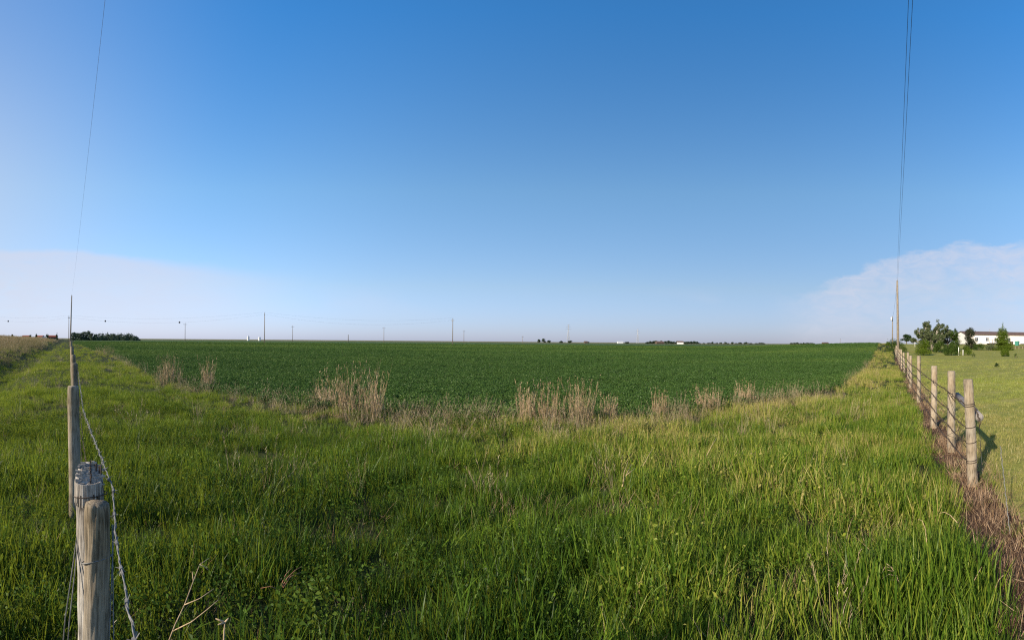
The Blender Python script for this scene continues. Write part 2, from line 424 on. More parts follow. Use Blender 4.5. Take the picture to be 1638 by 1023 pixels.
# close the small hole under the camera
mb = MB(); k = 24
mb.add([(0, 0, tz(0, 0))] + [(0.26 * math.sin(2 * math.pi * t / k), 0.26 * math.cos(2 * math.pi * t / k), tz(0, 0) - .002) for t in range(k)], [(0, (t + 1) % k + 1, t + 1) for t in range(k)])
mb.build('ground', M['g_verge'])['kind'] = 'structure'

# ------------------------------------------------------------------ plant pieces
def ribbons(n, rad, hmin, hmax, w, lean=0.35, seg=4, seed=1, twist=0.6, bend=1.0, wmin=0.5):
    """n curved tapering blades rooted within rad: V, Q, bl"""
    g = np.random.default_rng(seed)
    r = rad * np.sqrt(g.random(n)); t = g.random(n) * 2 * np.pi
    bx, by = r * np.cos(t), r * np.sin(t)
    h = hmin + (hmax - hmin) * g.random(n) ** 1.1
    dirn = g.random(n) * 2 * np.pi
    dirn = np.where(g.random(n) < .5, np.arctan2(by, bx) + g.normal(0, .8, n), dirn)
    ln = np.abs(g.normal(0, lean, n)) + .05
    bd = np.abs(g.normal(0.35, .4, n)) * bend
    ww = w * (wmin + (1 - wmin) * g.random(n))
    fa = dirn + np.pi / 2 + g.normal(0, twist, n)
    tw = g.normal(0, .5, n)
    Vs, bl = [], []
    px, py, pz = bx.copy(), by.copy(), np.full(n, -0.02)
    ang = ln.copy()
    for s in range(seg + 1):
        u = s / seg
        wid = ww * (1 - u ** 1.8) * (0.65 + .35 * min(1, u * 3)) / 2
        f = fa + tw * u
        dx, dy = np.cos(f) * wid, np.sin(f) * wid
        Vs.append(np.stack([px - dx, py - dy, pz], -1))
        if s < seg: Vs.append(np.stack([px + dx, py + dy, pz], -1))
        st = h / seg
        px = px + np.sin(ang) * np.cos(dirn) * st; py = py + np.sin(ang) * np.sin(dirn) * st; pz = pz + np.cos(ang) * st
        ang = np.minimum(ang + bd / seg * (0.6 + u), 2.3)
    nv = len(Vs)
    V = np.stack(Vs, 1).reshape(-1, 3)
    base = np.arange(n)[:, None] * nv
    q = []
    for s in range(seg - 1): q.append(np.stack([2 * s, 2 * s + 1, 2 * s + 3, 2 * s + 2]))
    q.append(np.array([2 * (seg - 1), 2 * (seg - 1) + 1, 2 * seg, -1]))
    q = np.array(q)
    Qs = np.where(q[None] >= 0, q[None] + base[:, None], -1).reshape(-1, 4)
    return V, Qs, np.repeat(g.random(n), nv)
def join(parts):
    Vs, Qs, bs, k = [], [], [], 0
    for v, q, b in parts:
        Vs.append(v); Qs.append(np.where(q >= 0, q + k, -1)); bs.append(b); k += len(v)
    return np.concatenate(Vs), np.concatenate(Qs), np.concatenate(bs)
def leaves(n, rad, h0, h1, size, seed, flat=0.5, dome=False):
    """n pointed oval leaves through a low volume"""
    g = np.random.default_rng(seed)
    r = rad * np.sqrt(g.random(n)); t = g.random(n) * 2 * np.pi
    c = np.stack([r * np.cos(t), r * np.sin(t), h0 + (h1 - h0) * g.random(n) ** .7], -1)
    if dome: c[:, 2] *= np.sqrt(np.clip(1 - (r / rad) ** 2 * .6, 0, 1))
    d = g.normal(0, 1, (n, 3)); d[:, 2] = d[:, 2] * flat + .25; d /= np.linalg.norm(d, axis=1)[:, None]
    o = g.normal(0, 1, (n, 3)); s = np.cross(d, o); s /= np.linalg.norm(s, axis=1)[:, None]
    L = size * (.6 + .8 * g.random(n))[:, None]
    a = c; b = c + d * L * .5 + s * L * .28; e = c + d * L - np.array([0, 0, 1]) * L * .15; f = c + d * L * .5 - s * L * .28
    V = np.stack([a, b, e, f], 1).reshape(-1, 3)
    Q = (np.arange(n)[:, None] * 4 + np.arange(4)[None])
    return V, Q, np.repeat(g.random(n), 4)
def stalks(n, rad, h0, h1, w, seed, heads=True, lean=.15, head_w=.012, branch=0):
    """stiff thin stems, each with a little plume of short seed branches"""
    g = np.random.default_rng(seed); P = []
    P.append(ribbons(n, rad, h0, h1, w, lean, 4, seed, .6, .35, .8))
    V0, Q0, b0 = P[0]
    nv = 9
    tips = V0.reshape(n, nv, 3)
    if heads:
        for s in range(n):
            tip = tips[s, 8]; mid = tips[s, 4:8].mean(0)
            ax = tip - mid; ax /= np.linalg.norm(ax) + 1e-6
            L = h1 * .22
            m = 9 + branch
            for k in range(m):
                u = k / m
                c = tip - ax * L * (u - .1)
                o = g.normal(0, 1, 3); o -= ax * o.dot(ax); o /= np.linalg.norm(o)
                d = ax * .8 + o * .5
                l = head_w * (1.5 + 2 * g.random()) * (1 + (branch > 0) * 2 * u)
                sdir = np.cross(d, o + g.normal(0, .4, 3)); sdir /= np.linalg.norm(sdir) + 1e-6
                wv = head_w * .16
                v = np.array([c - sdir * wv, c + sdir * wv, c + d * l + sdir * wv * .6, c + d * l - sdir * wv * .6])
                P.append((v, np.array([[0, 1, 2, 3]]), np.full(4, b0[s * nv])))
    return join(P)

def variants(name, mat, builders):
    c = bpy.data.collections.new(name)
    for k, (v, q, b) in enumerate(builders):
        me = mesh_np('%s_%02d' % (name, k), v, q, mat, {'bl': b})
        o = bpy.data.objects.new('%s_%02d' % (name, k), me); c.objects.link(o)
    return c, len(builders)
def scatter(name, label, coln, P, scl, tint, tilt=0.12, kind='stuff', cat=None, seed=3):
    """one object: a cloud of points, each carrying one plant of the collection"""
    c, nvar = coln
    n = len(P); g = np.random.default_rng(seed)
    me = bpy.data.meshes.new(name)
    me.vertices.add(n); me.vertices.foreach_set('co', np.asarray(P, np.float32).ravel())
    rot = np.stack([g.normal(0, tilt, n), g.normal(0, tilt, n), g.random(n) * 6.283], -1)
    a = me.attributes.new('rot', 'FLOAT_VECTOR', 'POINT'); a.data.foreach_set('vector', rot.astype(np.float32).ravel())
    scl = np.asarray(scl, float)
    if scl.ndim == 1: scl = np.stack([scl, scl, scl], -1)
    a = me.attributes.new('scl', 'FLOAT_VECTOR', 'POINT'); a.data.foreach_set('vector', scl.astype(np.float32).ravel())
    a = me.attributes.new('idx', 'INT', 'POINT'); a.data.foreach_set('value', g.integers(0, nvar, n).astype(np.int32))
    a = me.attributes.new('tint', 'FLOAT', 'POINT'); a.data.foreach_set('value', np.asarray(tint, np.float32))
    o = link(name, me); tag(o, label, cat, None, kind)
    ng = bpy.data.node_groups.new(name + '_scatter', 'GeometryNodeTree')
    ng.interface.new_socket('Geometry', in_out='INPUT', socket_type='NodeSocketGeometry')
    ng.interface.new_socket('Geometry', in_out='OUTPUT', socket_type='NodeSocketGeometry')
    nn, ll = ng.nodes, ng.links
    gi, go = nn.new('NodeGroupInput'), nn.new('NodeGroupOutput')
    ci = nn.new('GeometryNodeCollectionInfo'); ci.inputs['Collection'].default_value = c
    ci.inputs['Separate Children'].default_value = True; ci.inputs['Reset Children'].default_value = True
    ip = nn.new('GeometryNodeInstanceOnPoints'); ip.inputs['Pick Instance'].default_value = True
    def attr(nm, dt):
        x = nn.new('GeometryNodeInputNamedAttribute'); x.data_type = dt; x.inputs['Name'].default_value = nm
        return [q for q in x.outputs if q.enabled][0]
    ll.new(gi.outputs[0], ip.inputs['Points']); ll.new(ci.outputs[0], ip.inputs['Instance'])
    ll.new(attr('idx', 'INT'), ip.inputs['Instance Index'])
    er = nn.new('FunctionNodeEulerToRotation'); ll.new(attr('rot', 'FLOAT_VECTOR'), er.inputs[0]); ll.new(er.outputs[0], ip.inputs['Rotation'])
    ll.new(attr('scl', 'FLOAT_VECTOR'), ip.inputs['Scale'])
    ll.new(ip.outputs[0], go.inputs[0])
    md = o.modifiers.new('scatter', 'NODES'); md.node_group = ng
    return o
def sample(rings, amax=R_(68), seed=11):
    """points with per-ring density; near rings go all the way round"""
    g = np.random.default_rng(seed); out = []
    for r0, r1, dens, full in rings:
        a = math.pi if full else amax
        n = int(dens * a * (r1 * r1 - r0 * r0))
        r = np.sqrt(r0 * r0 + (r1 * r1 - r0 * r0) * g.random(n)); t = (g.random(n) * 2 - 1) * a
        out.append(np.stack([r * np.sin(t), r * np.cos(t)], -1))
    return np.concatenate(out)
def lift(p, dz=0.0): return np.concatenate([p, (terrain(p[:, 0], p[:, 1]) + dz)[:, None]], 1)
def keep(p, m): return p[m]

# ------------------------------------------------------------------ vegetation
gA = variants('lush_clump', M['grass'], [join([ribbons(36, .14, .09, .25, .0115, .18, 4, 100 + k, .9, .7), ribbons(24, .16, .04, .15, .009, .6, 3, 800 + k, .9, 1.3)]) for k in range(7)])
gB = variants('fine_clump', M['grass'], [join([ribbons(52, .15, .05, .20, .0075, .36, 4, 120 + k, .9, 1.3), leaves(10, .15, .02, .14, .020, 880 + k, .8)]) for k in range(5)])
gW = variants('weed_clump', M['weed'], [join([leaves(110, .15, .02, .20, .026, 140 + k, .5), stalks(5, .08, .12, .22, .003, 150 + k, False, .3)]) for k in range(5)])
gD = variants('dry_clump', M['dry'], [join([stalks(9, .12, .28, .58, .0035, 160 + k, k % 2 == 0, .35), ribbons(22, .14, .12, .35, .0035, .6, 4, 170 + k, .8, 1.2)]) for k in range(5)])
gT = variants('tan_clump', M['tan'], [join([ribbons(46, .25, .25, .5, .008, .25, 3, 180 + k, .8, .8), stalks(14, .2, .4, .65, .006, 190 + k, True, .18, .02)]) for k in range(4)])
gL = variants('lawn_clump', M['lawn'], [ribbons(70, .16, .03, .085, .0045, .5, 2, 200 + k, .9, 1.0) for k in range(5)])
gS = variants('litter_clump', M['litter'], [ribbons(50 if k else 34, .16, .05, .17, .0042, 1.15, 3, 210 + k, .9, .9) for k in range(5)])
gC = variants('crop_plant', M['crop'], [leaves(150, .17, .02, .24, .037, 220 + k, .55, True) for k in range(6)])

def verge_mask(p):
    x, y = p[:, 0], p[:, 1]
    w = (fbm(x, y, .8, 31) - .5) * .25
    inr = latR(x, y) < STRIP0 - .02 + w * .4
    inr |= alongR(x, y) < -1.2
    return inr & (d_crop(x, y) < 0.15) & (np.hypot(x, y) > .12)
p = sample([(.1, 4, 84, True), (4, 9, 74, False), (9, 16, 46, False), (16, 34, 16, False), (34, 80, 2.2, False), (80, 190, .35, False)], seed=21)
x, y = p[:, 0], p[:, 1]
bankm = ss(4.8, 10.0, -latL(x, y)) * (alongL(x, y) > 6)
patch = fbm(x, y, 2.6, 41); patch2 = fbm(x, y, .9, 44)
edge = -d_crop(x, y)
m = verge_mask(p) & (rng.random(len(p)) > bankm * .93) & (rng.random(len(p)) < .36 + .12 * ss(-.2, .4, np.arctan2(x, y)) + 1.1 * ss(.34, .56, patch2))
m &= rng.random(len(p)) > .55 * ss(2.6, .6, edge) * (np.arctan2(x, y) > -.75)
p1 = p[m]; x, y = p1[:, 0], p1[:, 1]; r = np.hypot(x, y)
azp = np.arctan2(x, y)
pt = fbm(x, y, 2.6, 41)
sc = (.62 + .55 * ss(.3, .7, pt) * rng.random(len(p1)) + .55 * ss(.40, .66, fbm(x, y, .6, 46)) + .15 * rng.random(len(p1))) * (1 + .5 * ss(16, 60, r))
sc *= 1 - .25 * ss(5, 10, r)
tint = -.10 + .16 * ss(-.6, .45, azp) + .62 * fbm(x, y, 1.3, 51) + .30 * (fbm(x, y, .35, 52) - .3) + .20 * ss(4, 13, r) + .12 * ss(-.3, .5, azp) + .06 * rng.random(len(p1)) + .14 * ss(10, 30, r) + .22 * ss(5.5, 1.0, -d_crop(x, y) / np.maximum(1, r / 14)) * rng.random(len(p1))  # bearing terms paint the dimmer side light at left into the blade colour
sc *= .92 + .16 * ss(-.35, .45, azp)
isA = rng.random(len(p1)) < .35 + .6 * ss(.3, .6, vn(x, y, 1.9, 61)) * ss(-.9, .1, azp) + .25 * ss(.0, .5, azp)
scA = np.stack([sc, sc, sc * (.9 + .25 * rng.random(len(sc)))], -1)
scatter('verge_grass', 'lush green long-bladed grass filling the verge in front of the crop', gA, lift(p1[isA]), scA[isA], tint[isA], .14, seed=31)
scatter('fine_grass', 'finer shorter green grass between the long blades of the verge', gB, lift(p1[~isA]), sc[~isA] * 1.25, tint[~isA] + .06, .2, seed=32)
# low broadleaf weeds
p = sample([(.3, 4, 14, True), (4, 13, 9, False)], seed=22); x, y = p[:, 0], p[:, 1]
m = verge_mask(p) & (rng.random(len(p)) < ss(.48, .66, fbm(x, y, 1.3, 71)) * (1.15 - .8 * ss(.0, .6, np.arctan2(x, y))))
p = p[m]
scatter('broadleaf_weeds', 'small leafy weeds growing low among the verge grass', gW, lift(p), .6 + .7 * rng.random(len(p)), .2 + .6 * rng.random(len(p)), .2, seed=33)
# brown thatch and bent dead stalks low in the grass
p = sample([(.4, 4.5, 16, True), (4.5, 14, 11, False)], seed=28); x, y = p[:, 0], p[:, 1]
m = verge_mask(p) & (rng.random(len(p)) < .08 + .9 * ss(.52, .70, fbm(x, y, .8, 75)))
p = p[m]
gH = variants('thatch_clump', M['litter'], [ribbons(34, .14, .08, .26, .0034, .9, 4, 230 + k, .9, 1.2) for k in range(4)])
scatter('dead_grass', 'brown dead stalks lying tangled low between the green blades', gH, lift(p), .7 + .6 * rng.random(len(p)), .25 + .7 * rng.random(len(p)), .3, seed=40)
# dry stalks, denser towards the crop
p = sample([(.8, 5, 4.0, False), (5, 17, 15, False), (17, 45, 7, False)], seed=23); x, y = p[:, 0], p[:, 1]
e = -d_crop(x, y) / np.maximum(1, np.hypot(x, y) / 14)
edge_ok = (e < 200)
pr = .17 * ss(.50, .70, fbm(x, y, .9, 81)) + 1.0 * ss(2.3, .4, e) * ss(.22, .5, fbm(x, y, 1.8, 83)) + .75 * ss(7.5, 1.5, e) * ss(.45, .7, fbm(x, y, 1.5, 82)) * ss(-.5, .0, np.arctan2(x, y))
m = verge_mask(p) & (rng.random(len(p)) < pr)
p = p[m]
scatter('dry_grass', 'pale dry grass stalks thickest along the edge of the crop', gD, lift(p), .65 + .5 * rng.random(len(p)), .15 + .8 * rng.random(len(p)), .25, seed=34)
# tan grass on the bank beyond the left ditch
p = sample([(6, 40, 9, False), (40, 110, 2.2, False), (110, 260, .35, False)], seed=24); x, y = p[:, 0], p[:, 1]
m = (latL(x, y) < -4.0 - 5.5 * rng.random(len(p)) * fbm(x, y, 3, 86) * 1.6) & (latL(x, y) > -26) & (alongL(x, y) > 5)
p = p[m]; r = np.hypot(p[:, 0], p[:, 1])
scatter('bank_grass', 'tan seeding grass covering the road bank beyond the ditch at far left', gT, lift(p), (.8 + .5 * rng.random(len(p))) * (1 + .5 * ss(40, 120, r)), .0 + .6 * fbm(p[:, 0], p[:, 1], 3, 85) + .35 * rng.random(len(p)) + .25 * (ss(5, 10, -latL(p[:, 0], p[:, 1])) - .6), .12, seed=35)
# lawn
p = sample([(.8, 12, 40, False), (12, 26, 16, False), (26, 55, 3, False)], seed=25); x, y = p[:, 0], p[:, 1]
m = (latR(x, y) > STRIP1 - .1 + .2 * rng.random(len(p))) & (alongR(x, y) > -1)
p = p[m]; x, y = p[:, 0], p[:, 1]; r = np.hypot(x, y)
scatter('lawn_grass', 'short yellow-green mown grass right of the fence', gL, lift(p), (.9 + .7 * rng.random(len(p))) * (1 + .4 * ss(10, 30, r)), .0 + .35 * fbm(x, y, 3, 91) + .42 * ss(.3, .7, fbm(alongR(x, y), latR(x, y) * .13, 2.2, 94)) + .12 * fbm(x, y, .5, 92) + .15 * ss(5, 1, latR(x, y)), .2, seed=36)
# dead brown straw on the bare strip below the fence
p = sample([(.8, 9, 60, False), (9, 24, 22, False)], seed=26); x, y = p[:, 0], p[:, 1]
w = (fbm(x, y, .8, 31) - .5) * .25
m = (latR(x, y) > STRIP0 - .04 + w * .4) & (latR(x, y) < STRIP1 + .25 + w) & (alongR(x, y) > 0) & (rng.random(len(p)) < 1.15 - 1.0 * ss(STRIP1 - .1, STRIP1 + .3, latR(x, y))) & (rng.random(len(p)) < .25 + 1.2 * ss(STRIP0, STRIP0 + .2, latR(x, y)))
p = p[m]
scatter('straw_litter', 'dead reddish brown straw on the bare strip under the right fence', gS, lift(p), .7 + .7 * rng.random(len(p)), .1 + .8 * rng.random(len(p)), .35, seed=37)
# green regrowth in the strip and a ragged edge of grass leaning over it
p = sample([(.8, 9, 26, False), (9, 30, 8, False)], seed=29); x, y = p[:, 0], p[:, 1]
m = (latR(x, y) > STRIP0 - .1) & (latR(x, y) < STRIP1 + .15) & (alongR(x, y) > 0) & (rng.random(len(p)) < .75 * ss(STRIP0 + .22, STRIP0 - .05, latR(x, y)) + .35 * ss(.5, .7, fbm(x, y, .5, 93)))
p = p[m]
scatter('strip_grass', 'green grass creeping over the brown strip under the right fence', gB, lift(p), .6 + .5 * rng.random(len(p)), .3 + .5 * rng.random(len(p)), .35, seed=41)
# crop
p = sample([(9, 26, 30, False), (26, 55, 11, False), (55, 130, 2.4, False), (130, 260, .45, False)], seed=27); x, y = p[:, 0], p[:, 1]
m = d_crop(x, y) > -.1
p = p[m]; x, y = p[:, 0], p[:, 1]; r = np.hypot(x, y)
sc = (.75 + .35 * rng.random(len(p))) * (1 + .5 * ss(26, 60, r) + .9 * ss(55, 150, r))
scz = sc * (1 - .35 * ss(60, 150, r))
scatter('crop_plants', 'dark green broadleaf crop covering the field to the horizon', gC, lift(p), np.stack([sc, sc, scz], -1), -.12 + .30 * fbm(x, y, 5, 95) + .55 * ss(.3, .7, fbm(x * .35, y, 20, 97)) + .30 * rng.random(len(p)), .15, seed=38)

# dead weed clumps standing at the edge of the crop, one thing each
def weedclump(seed, w, h, n):
    g = np.random.default_rng(seed); P = []
    st = ribbons(n, w * .42, h * .30, h, .0062, .13, 4, seed, .6, .2, .7)
    P.append(st); tips = st[0].reshape(n, 9, 3)
    for s in range(n):
        for k in range(7):
            u = .3 + .68 * g.random(); f = u * 4; i0 = int(f)
            a = tips[s, min(2 * i0, 8)]; b = tips[s, min(2 * i0 + 2, 8)]; c = a + (b - a) * (f - i0)
            t = g.random() * 6.28; l = h * (.06 + .16 * g.random()) * (1.25 - u)
            d = np.array([math.cos(t) * .33, math.sin(t) * .33, 1.0]) * l
            sd = np.array([-math.sin(t), math.cos(t), 0]) * .0028
            P.append((np.array([c - sd, c + sd, c + d + sd * .7, c + d - sd * .7]), np.array([[0, 1, 2, 3]]), np.full(4, g.random())))
            for q in range(1):
                e = c + d * (.5 + .5 * g.random()); o = g.normal(0, 1, 3); o /= np.linalg.norm(o); z = np.cross(o, g.normal(0, 1, 3)); z /= np.linalg.norm(z)
                P.append((np.array([e - z * .005, e + z * .005, e + o * .018 + z * .003, e + o * .018 - z * .003]), np.array([[0, 1, 2, 3]]), np.full(4, g.random())))
    return join(P)
wl_ = [
 (272, 606, 568, 34, 'grey-brown dead weed clump left of a thinner one at the crop edge, far left'),
 (333, 612, 572, 16, 'narrow dead weed clump just right of the first dead clump from the left'),
 (520, 640, 606, 34, 'low sparse dead weeds leaning against the left flank of the tallest tan clump'),
 (558, 652, 586, 46, 'tall tan dead weed clump, left half of the tallest pair before the crop'),
 (594, 655, 588, 36, 'tall tan dead weed clump, right half of the tallest pair before the crop'),
 (845, 662, 614, 34, 'tan dead weed clump, first of the three standing close together at centre right'),
 (882, 664, 613, 34, 'pinkish tan dead weed clump, middle of the three close together at centre right'),
 (925, 664, 608, 44, 'tallest and widest of the three close dead weed clumps at centre right'),
 (975, 660, 628, 24, 'small grey dead weed tuft just right of the three close clumps'),
 (1057, 652, 622, 24, 'small tan dead weed tuft midway between the trio and the grey bushy clump'),
 (1133, 646, 618, 42, 'bushy grey-tan dead weed clump on the right part of the crop edge'),
 (1192, 636, 610, 30, 'last sizeable dead weed clump before the crop edge runs off right'),
 (168, 566, 552, 30, 'small brown dead weed clump far off at the left corner of the crop'),
]
for k, (px, base, top, wpx, label) in enumerate(wl_):
    R = 1.45 * F / (base - (546 + 7.1 * math.sin(A(px))))
    pos = at(px, R)
    h = (row_z(px, top, R) - pos.z) * 1.08; w = wpx / F * R * 1.15
    v, q, b = weedclump(300 + k, w * 1.1, h * 1.12, int(28 + 72 * min(1.3, w)))
    o = link('dead_weed', mesh_np('dead_weed', v, q, M['deadweed'], {'bl': b * .7 + .5 + .15 * (k % 3)}), None, pos)
    tag(o, label, 'dead weed', 'dead weed clumps along the edge of the crop')

# ------------------------------------------------------------------ fences
def fence_post(name, parent, base, h, dia, mat, seed, lean=(0, 0), slant=0.0, nseg=20, knots=True):
    g = random.Random(seed)
    n = nseg; rings = [-.25, 0, .15, .3, .45, .6, .75, .88, .96, .99, 1.0]
    vs, fs = [], []
    if n >= 40: rings = sorted(set(rings + [i_ / 30 for i_ in range(30)]))
    gro = [(g.random() * 6.28, g.uniform(.0, .5), g.uniform(.5, 1.2), g.uniform(.05, .09), g.uniform(.3, .8)) for _ in range(7)]
    ph = [g.random() * 6.28 for _ in range(3)]
    for z in rings:
        f = 1 - .07 * max(0, z) + (.05 if z < .1 else 0)
        if z >= .99: f *= .96 if z < 1 else .90
        for k in range(n):
            t = 2 * math.pi * k / n
            rr = dia / 2 * f * (1 + .035 * math.sin(2 * t + ph[0]) + .02 * math.sin(5 * t + ph[1] + z * 2) + .008 * g.uniform(-1, 1))
            if n >= 40:
                for (ga, z0g, z1g, gw, gd) in gro:
                    dd = abs((t - ga - .06 * math.sin(z * 7) + math.pi) % (2 * math.pi) - math.pi)
                    if dd < gw and z0g < z < z1g: rr -= .008 * gd * (1 - dd / gw) * min(1, (z - z0g) * 6)
                rr += .0015 * math.sin(z * 37 + 3 * math.sin(t * 3)) 
            x, y = rr * math.cos(t), rr * math.sin(t)
            zz = z * h + (slant * (x * uL[0] + y * uL[1]) / (dia / 2) if z > .9 else 0)
            vs.append((x + lean[0] * z * h + .006 * math.sin(z * 5 + ph[2]), y + lean[1] * z * h, zz))
    m = len(rings)
    for i in range(m - 1):
        for k in range(n): fs.append((i * n + k, i * n + (k + 1) % n, (i + 1) * n + (k + 1) % n, (i + 1) * n + k))
    c = len(vs); vs.append((lean[0] * h, lean[1] * h, h + .002))
    for k in range(n): fs.append(((m - 1) * n + k, (m - 1) * n + (k + 1) % n, c))
    mb = MB(); mb.add(vs, fs)
    o = mb.build(name, mat, parent, True)
    o.location = base
    return o
def barbed(pts, r, name, mat, parent, barb=0.12, sag=0.0, twist=True, wob=.004, seed=1, detail=.05):
    """a strand through the points: two twisted wires and a barb every so often"""
    g = random.Random(seed); P = []
    for a, b in zip(pts[:-1], pts[1:]):
        a, b = Vector(a), Vector(b); L = (b - a).length; n = max(3, int(L / detail))
        n = min(n, 60)
        for k in range(n):
            u = k / n; q = a.lerp(b, u); q.z -= sag * L * 4 * u * (1 - u)
            q += Vector((g.uniform(-wob, wob), g.uniform(-wob, wob), g.uniform(-wob, wob))); P.append(q)
    P.append(Vector(pts[-1]))
    mb = MB()
    if twist:
        for s in (0, math.pi):
            PP = []
            for k, q in enumerate(P):
                w = k * 1.3 + s; PP.append(q + Vector((math.cos(w) * r * .9, 0, math.sin(w) * r * .9)))
            mb.tube(PP, r * .75, 5, False)
    else: mb.tube(P, r, 4, False)
    o = mb.build(name, mat, parent, True)
    if barb:
        bb = MB(); acc = 0
        for k in range(1, len(P)):
            acc += (P[k] - P[k - 1]).length
            if acc > barb:
                acc = 0; c = P[k]; t = (P[k] - P[k - 1]).normalized()
                for s in range(4):
                    w = g.random() * 6.28
                    d = (Vector((math.cos(w), math.sin(w) * .5, math.sin(w))) + t * g.uniform(-.5, .5)).normalized()
                    bb.tube([c - d * r * 1.5, c + d * r * 7], [r * .8, r * .3], 3, False)
                bb.tube([c - t * r * 3.5, c + t * r * 3.5], r * 2.2, 5, True)
        if bb.v: bb.build('barbs', mat, o)['kind'] = 'stuff'
    return o
def loopwire(c, rad, name, mat, parent, r=.0025, tilt=0.0, turns=1, drop=.0):
    pts = []
    for k in range(int(18 * turns) + 1):
        t = 2 * math.pi * k / 18
        pts.append(Vector(c) + Vector((rad * math.cos(t), rad * math.sin(t), tilt * math.cos(t) + drop * k / 18)))
    mb = MB(); mb.tube(pts, r, 5); return mb.build(name, mat, parent, True)

# left fence: looks straight down its line
def PL(along, lat, z=0.0, ground=False):
    x = uL[0] * along + uL[1] * lat; y = uL[1] * along - uL[0] * lat
    return Vector((x, y, (tz(x, y) if ground else 0) + z))
fl = empty('fence', PL(2, .1, 0, True))
tag(fl, 'weathered post and barbed wire fence running straight away from the bottom left corner', 'fence')
fl_loc = fl.location.copy()
def relL(v): return v - fl_loc
b0 = relL(PL(1.77, .105, 0, True))
o = fence_post('post', fl, b0, 1.10 - tz(*PL(1.77, .105).xy), .088, M['postleft'], 1, (.012, -.02), 0, 72); o['label'] = 'smooth pale post with a cut flat top, nearest the camera'
top = relL(PL(1.885, .10, 0, True))
hold = fence_post('post', fl, top, 1.15 - tz(*PL(1.885, .10).xy), .108, M['postold'], 2, (-.012, -.01), 0.048, 72); hold['label'] = 'older silver grey post with a split and splintered top'
# splintered crown of the old post: end-grain slabs and splinters
mbs = MB(); g = random.Random(5); zt = 1.15 - tz(*PL(1.885, .10).xy)
for k in range(130):
    t = g.random() * 6.28; rr = .051 * math.sqrt(g.random()); 
    x_, y_ = rr * math.cos(t) - .014, rr * math.sin(t) - .012
    if abs(x_ + .008) < .004: continue
    hh = .003 + .006 * g.random()
    mbs.box((x_, y_, zt + ((x_ + .012) * uL[0] + (y_ + .010) * uL[1]) * .89 + hh / 2 - .003), (.007 + .012 * g.random(), .004 + .004 * g.random(), hh), -AL + g.gauss(0, .12))
so_ = mbs.build('end_grain', M['endgrain'], hold); so_['kind'] = 'stuff'
sp = MB()
for k in range(26):
    t = math.pi * (1.02 + .96 * k / 25); x_, y_ = .0545 * math.cos(t) - .012, .0545 * math.sin(t) - .012
    l = .035 + .055 * g.random()
    sp.box((x_, y_, zt - l / 2 - .004 + y_ * .2), (.004 + .003 * g.random(), .006, l), t)
sp.build('splinter_collar', M['postold'], hold)['kind'] = 'stuff'
cr_mb = MB(); [cr_mb.box((-.012 + uL[0] * d_ + .003 * math.sin(q * 1.9), -.010 + uL[1] * d_, zt + d_ * .89 + .008), (.0035, .011, .012), -AL + .25 * math.sin(q * 2.3)) for q, d_ in ((q, -.045 + q * .0105) for q in range(9))]; cr_mb.build('crack', M['rust'], hold)
for dx in (-.022, .002):
    sm = MB(); sm.tube([(dx, .02, zt - .01), (dx - .002, .022, zt + .035), (dx + .008, .020, zt + .042), (dx + .011, .018, zt - .005)], .0028, 5); sm.build('staple', M['rust'], hold, True)
wn_ = MB(); wn_.tube([(-.052, .022, zt + .030), (-.038, .006, zt + .016), (-.022, -.010, zt + .004)], .0022, 5); wn_.build('nail', M['rust'], hold, True)
postsL = [(4.80, .07, 1.20, .118), (9.2, .13, 1.19, .12), (13.6, .15, 1.20, .12), (18.2, .16, 1.32, .12), (22.6, .17, 1.22, .12), (27.2, .19, 1.45, .12), (32, .2, 1.25, .12), (37, .22, 1.2, .12), (42, .23, 1.3, .12), (47, .25, 1.2, .12), (53, .3, 1.25, .12), (60, .32, 1.2, .12), (68, .35, 1.25, .12), (77, .4, 1.2, .12), (87, .4, 1.2, .12)]
for k, (al, la, h, d) in enumerate(postsL):
    fence_post('post', fl, relL(PL(al, la, 0, True)), h, d, M['postleft'], 10 + k, (random.uniform(-.02, .02), random.uniform(-.02, .02)), 0, 16 if k < 3 else 10)
# barbed strands: the top one comes back over the viewer's end of the fence
z0 = lambda z: z
barbed([relL(PL(.25, .16, 1.05)), relL(PL(1.05, .135, 1.055)), relL(PL(1.47, .14, 1.07)), relL(PL(1.78, .158, 1.13)), relL(PL(1.95, .155, 1.13)), relL(PL(4.62, .135, 1.02)), relL(PL(9.2, .19, 1.0)), relL(PL(13.6, .21, 1.0)), relL(PL(18, .22, 1.0)), relL(PL(27, .25, 1.0)), relL(PL(47, .3, 1.0))], .0026, 'barbed_wire', M['galv'], fl, .13, .002, True, .003, 3, .03)
for z, sd in ((.72, 4), (.42, 5)):
    barbed([relL(PL(1.9, .16, z, True)), relL(PL(4.62, .135, z, True)), relL(PL(9.2, .19, z, True)), relL(PL(13.6, .21, z, True)), relL(PL(27, .25, z, True))], .0022, 'barbed_wire', M['rust'], fl, .15, .003, True, .003, sd)
for dx in (0, .028):
    mbw = MB(); mbw.tube([relL(PL(1.90, .052, 1.04 - dx)), relL(PL(1.84 - dx, -.005 + dx * .5, .66)), relL(PL(1.78, -.05 + dx, .12))], .0022, 5); mbw.build('brace_wire', M['galv'], fl, True)
    mbw = MB(); mbw.tube([relL(PL(1.76, .158 - dx * .2, 1.02)), relL(PL(1.72 , .150 + dx * .6 - .01, .62)), relL(PL(1.66, .140 + dx - .01, .12))], .0022, 5); mbw.build('brace_wire', M['galv'], fl, True)
loopwire(b0 + Vector((.007, -.012, .905)), .051, 'wire_loop', M['galv'], fl, .0022, .02, 1)
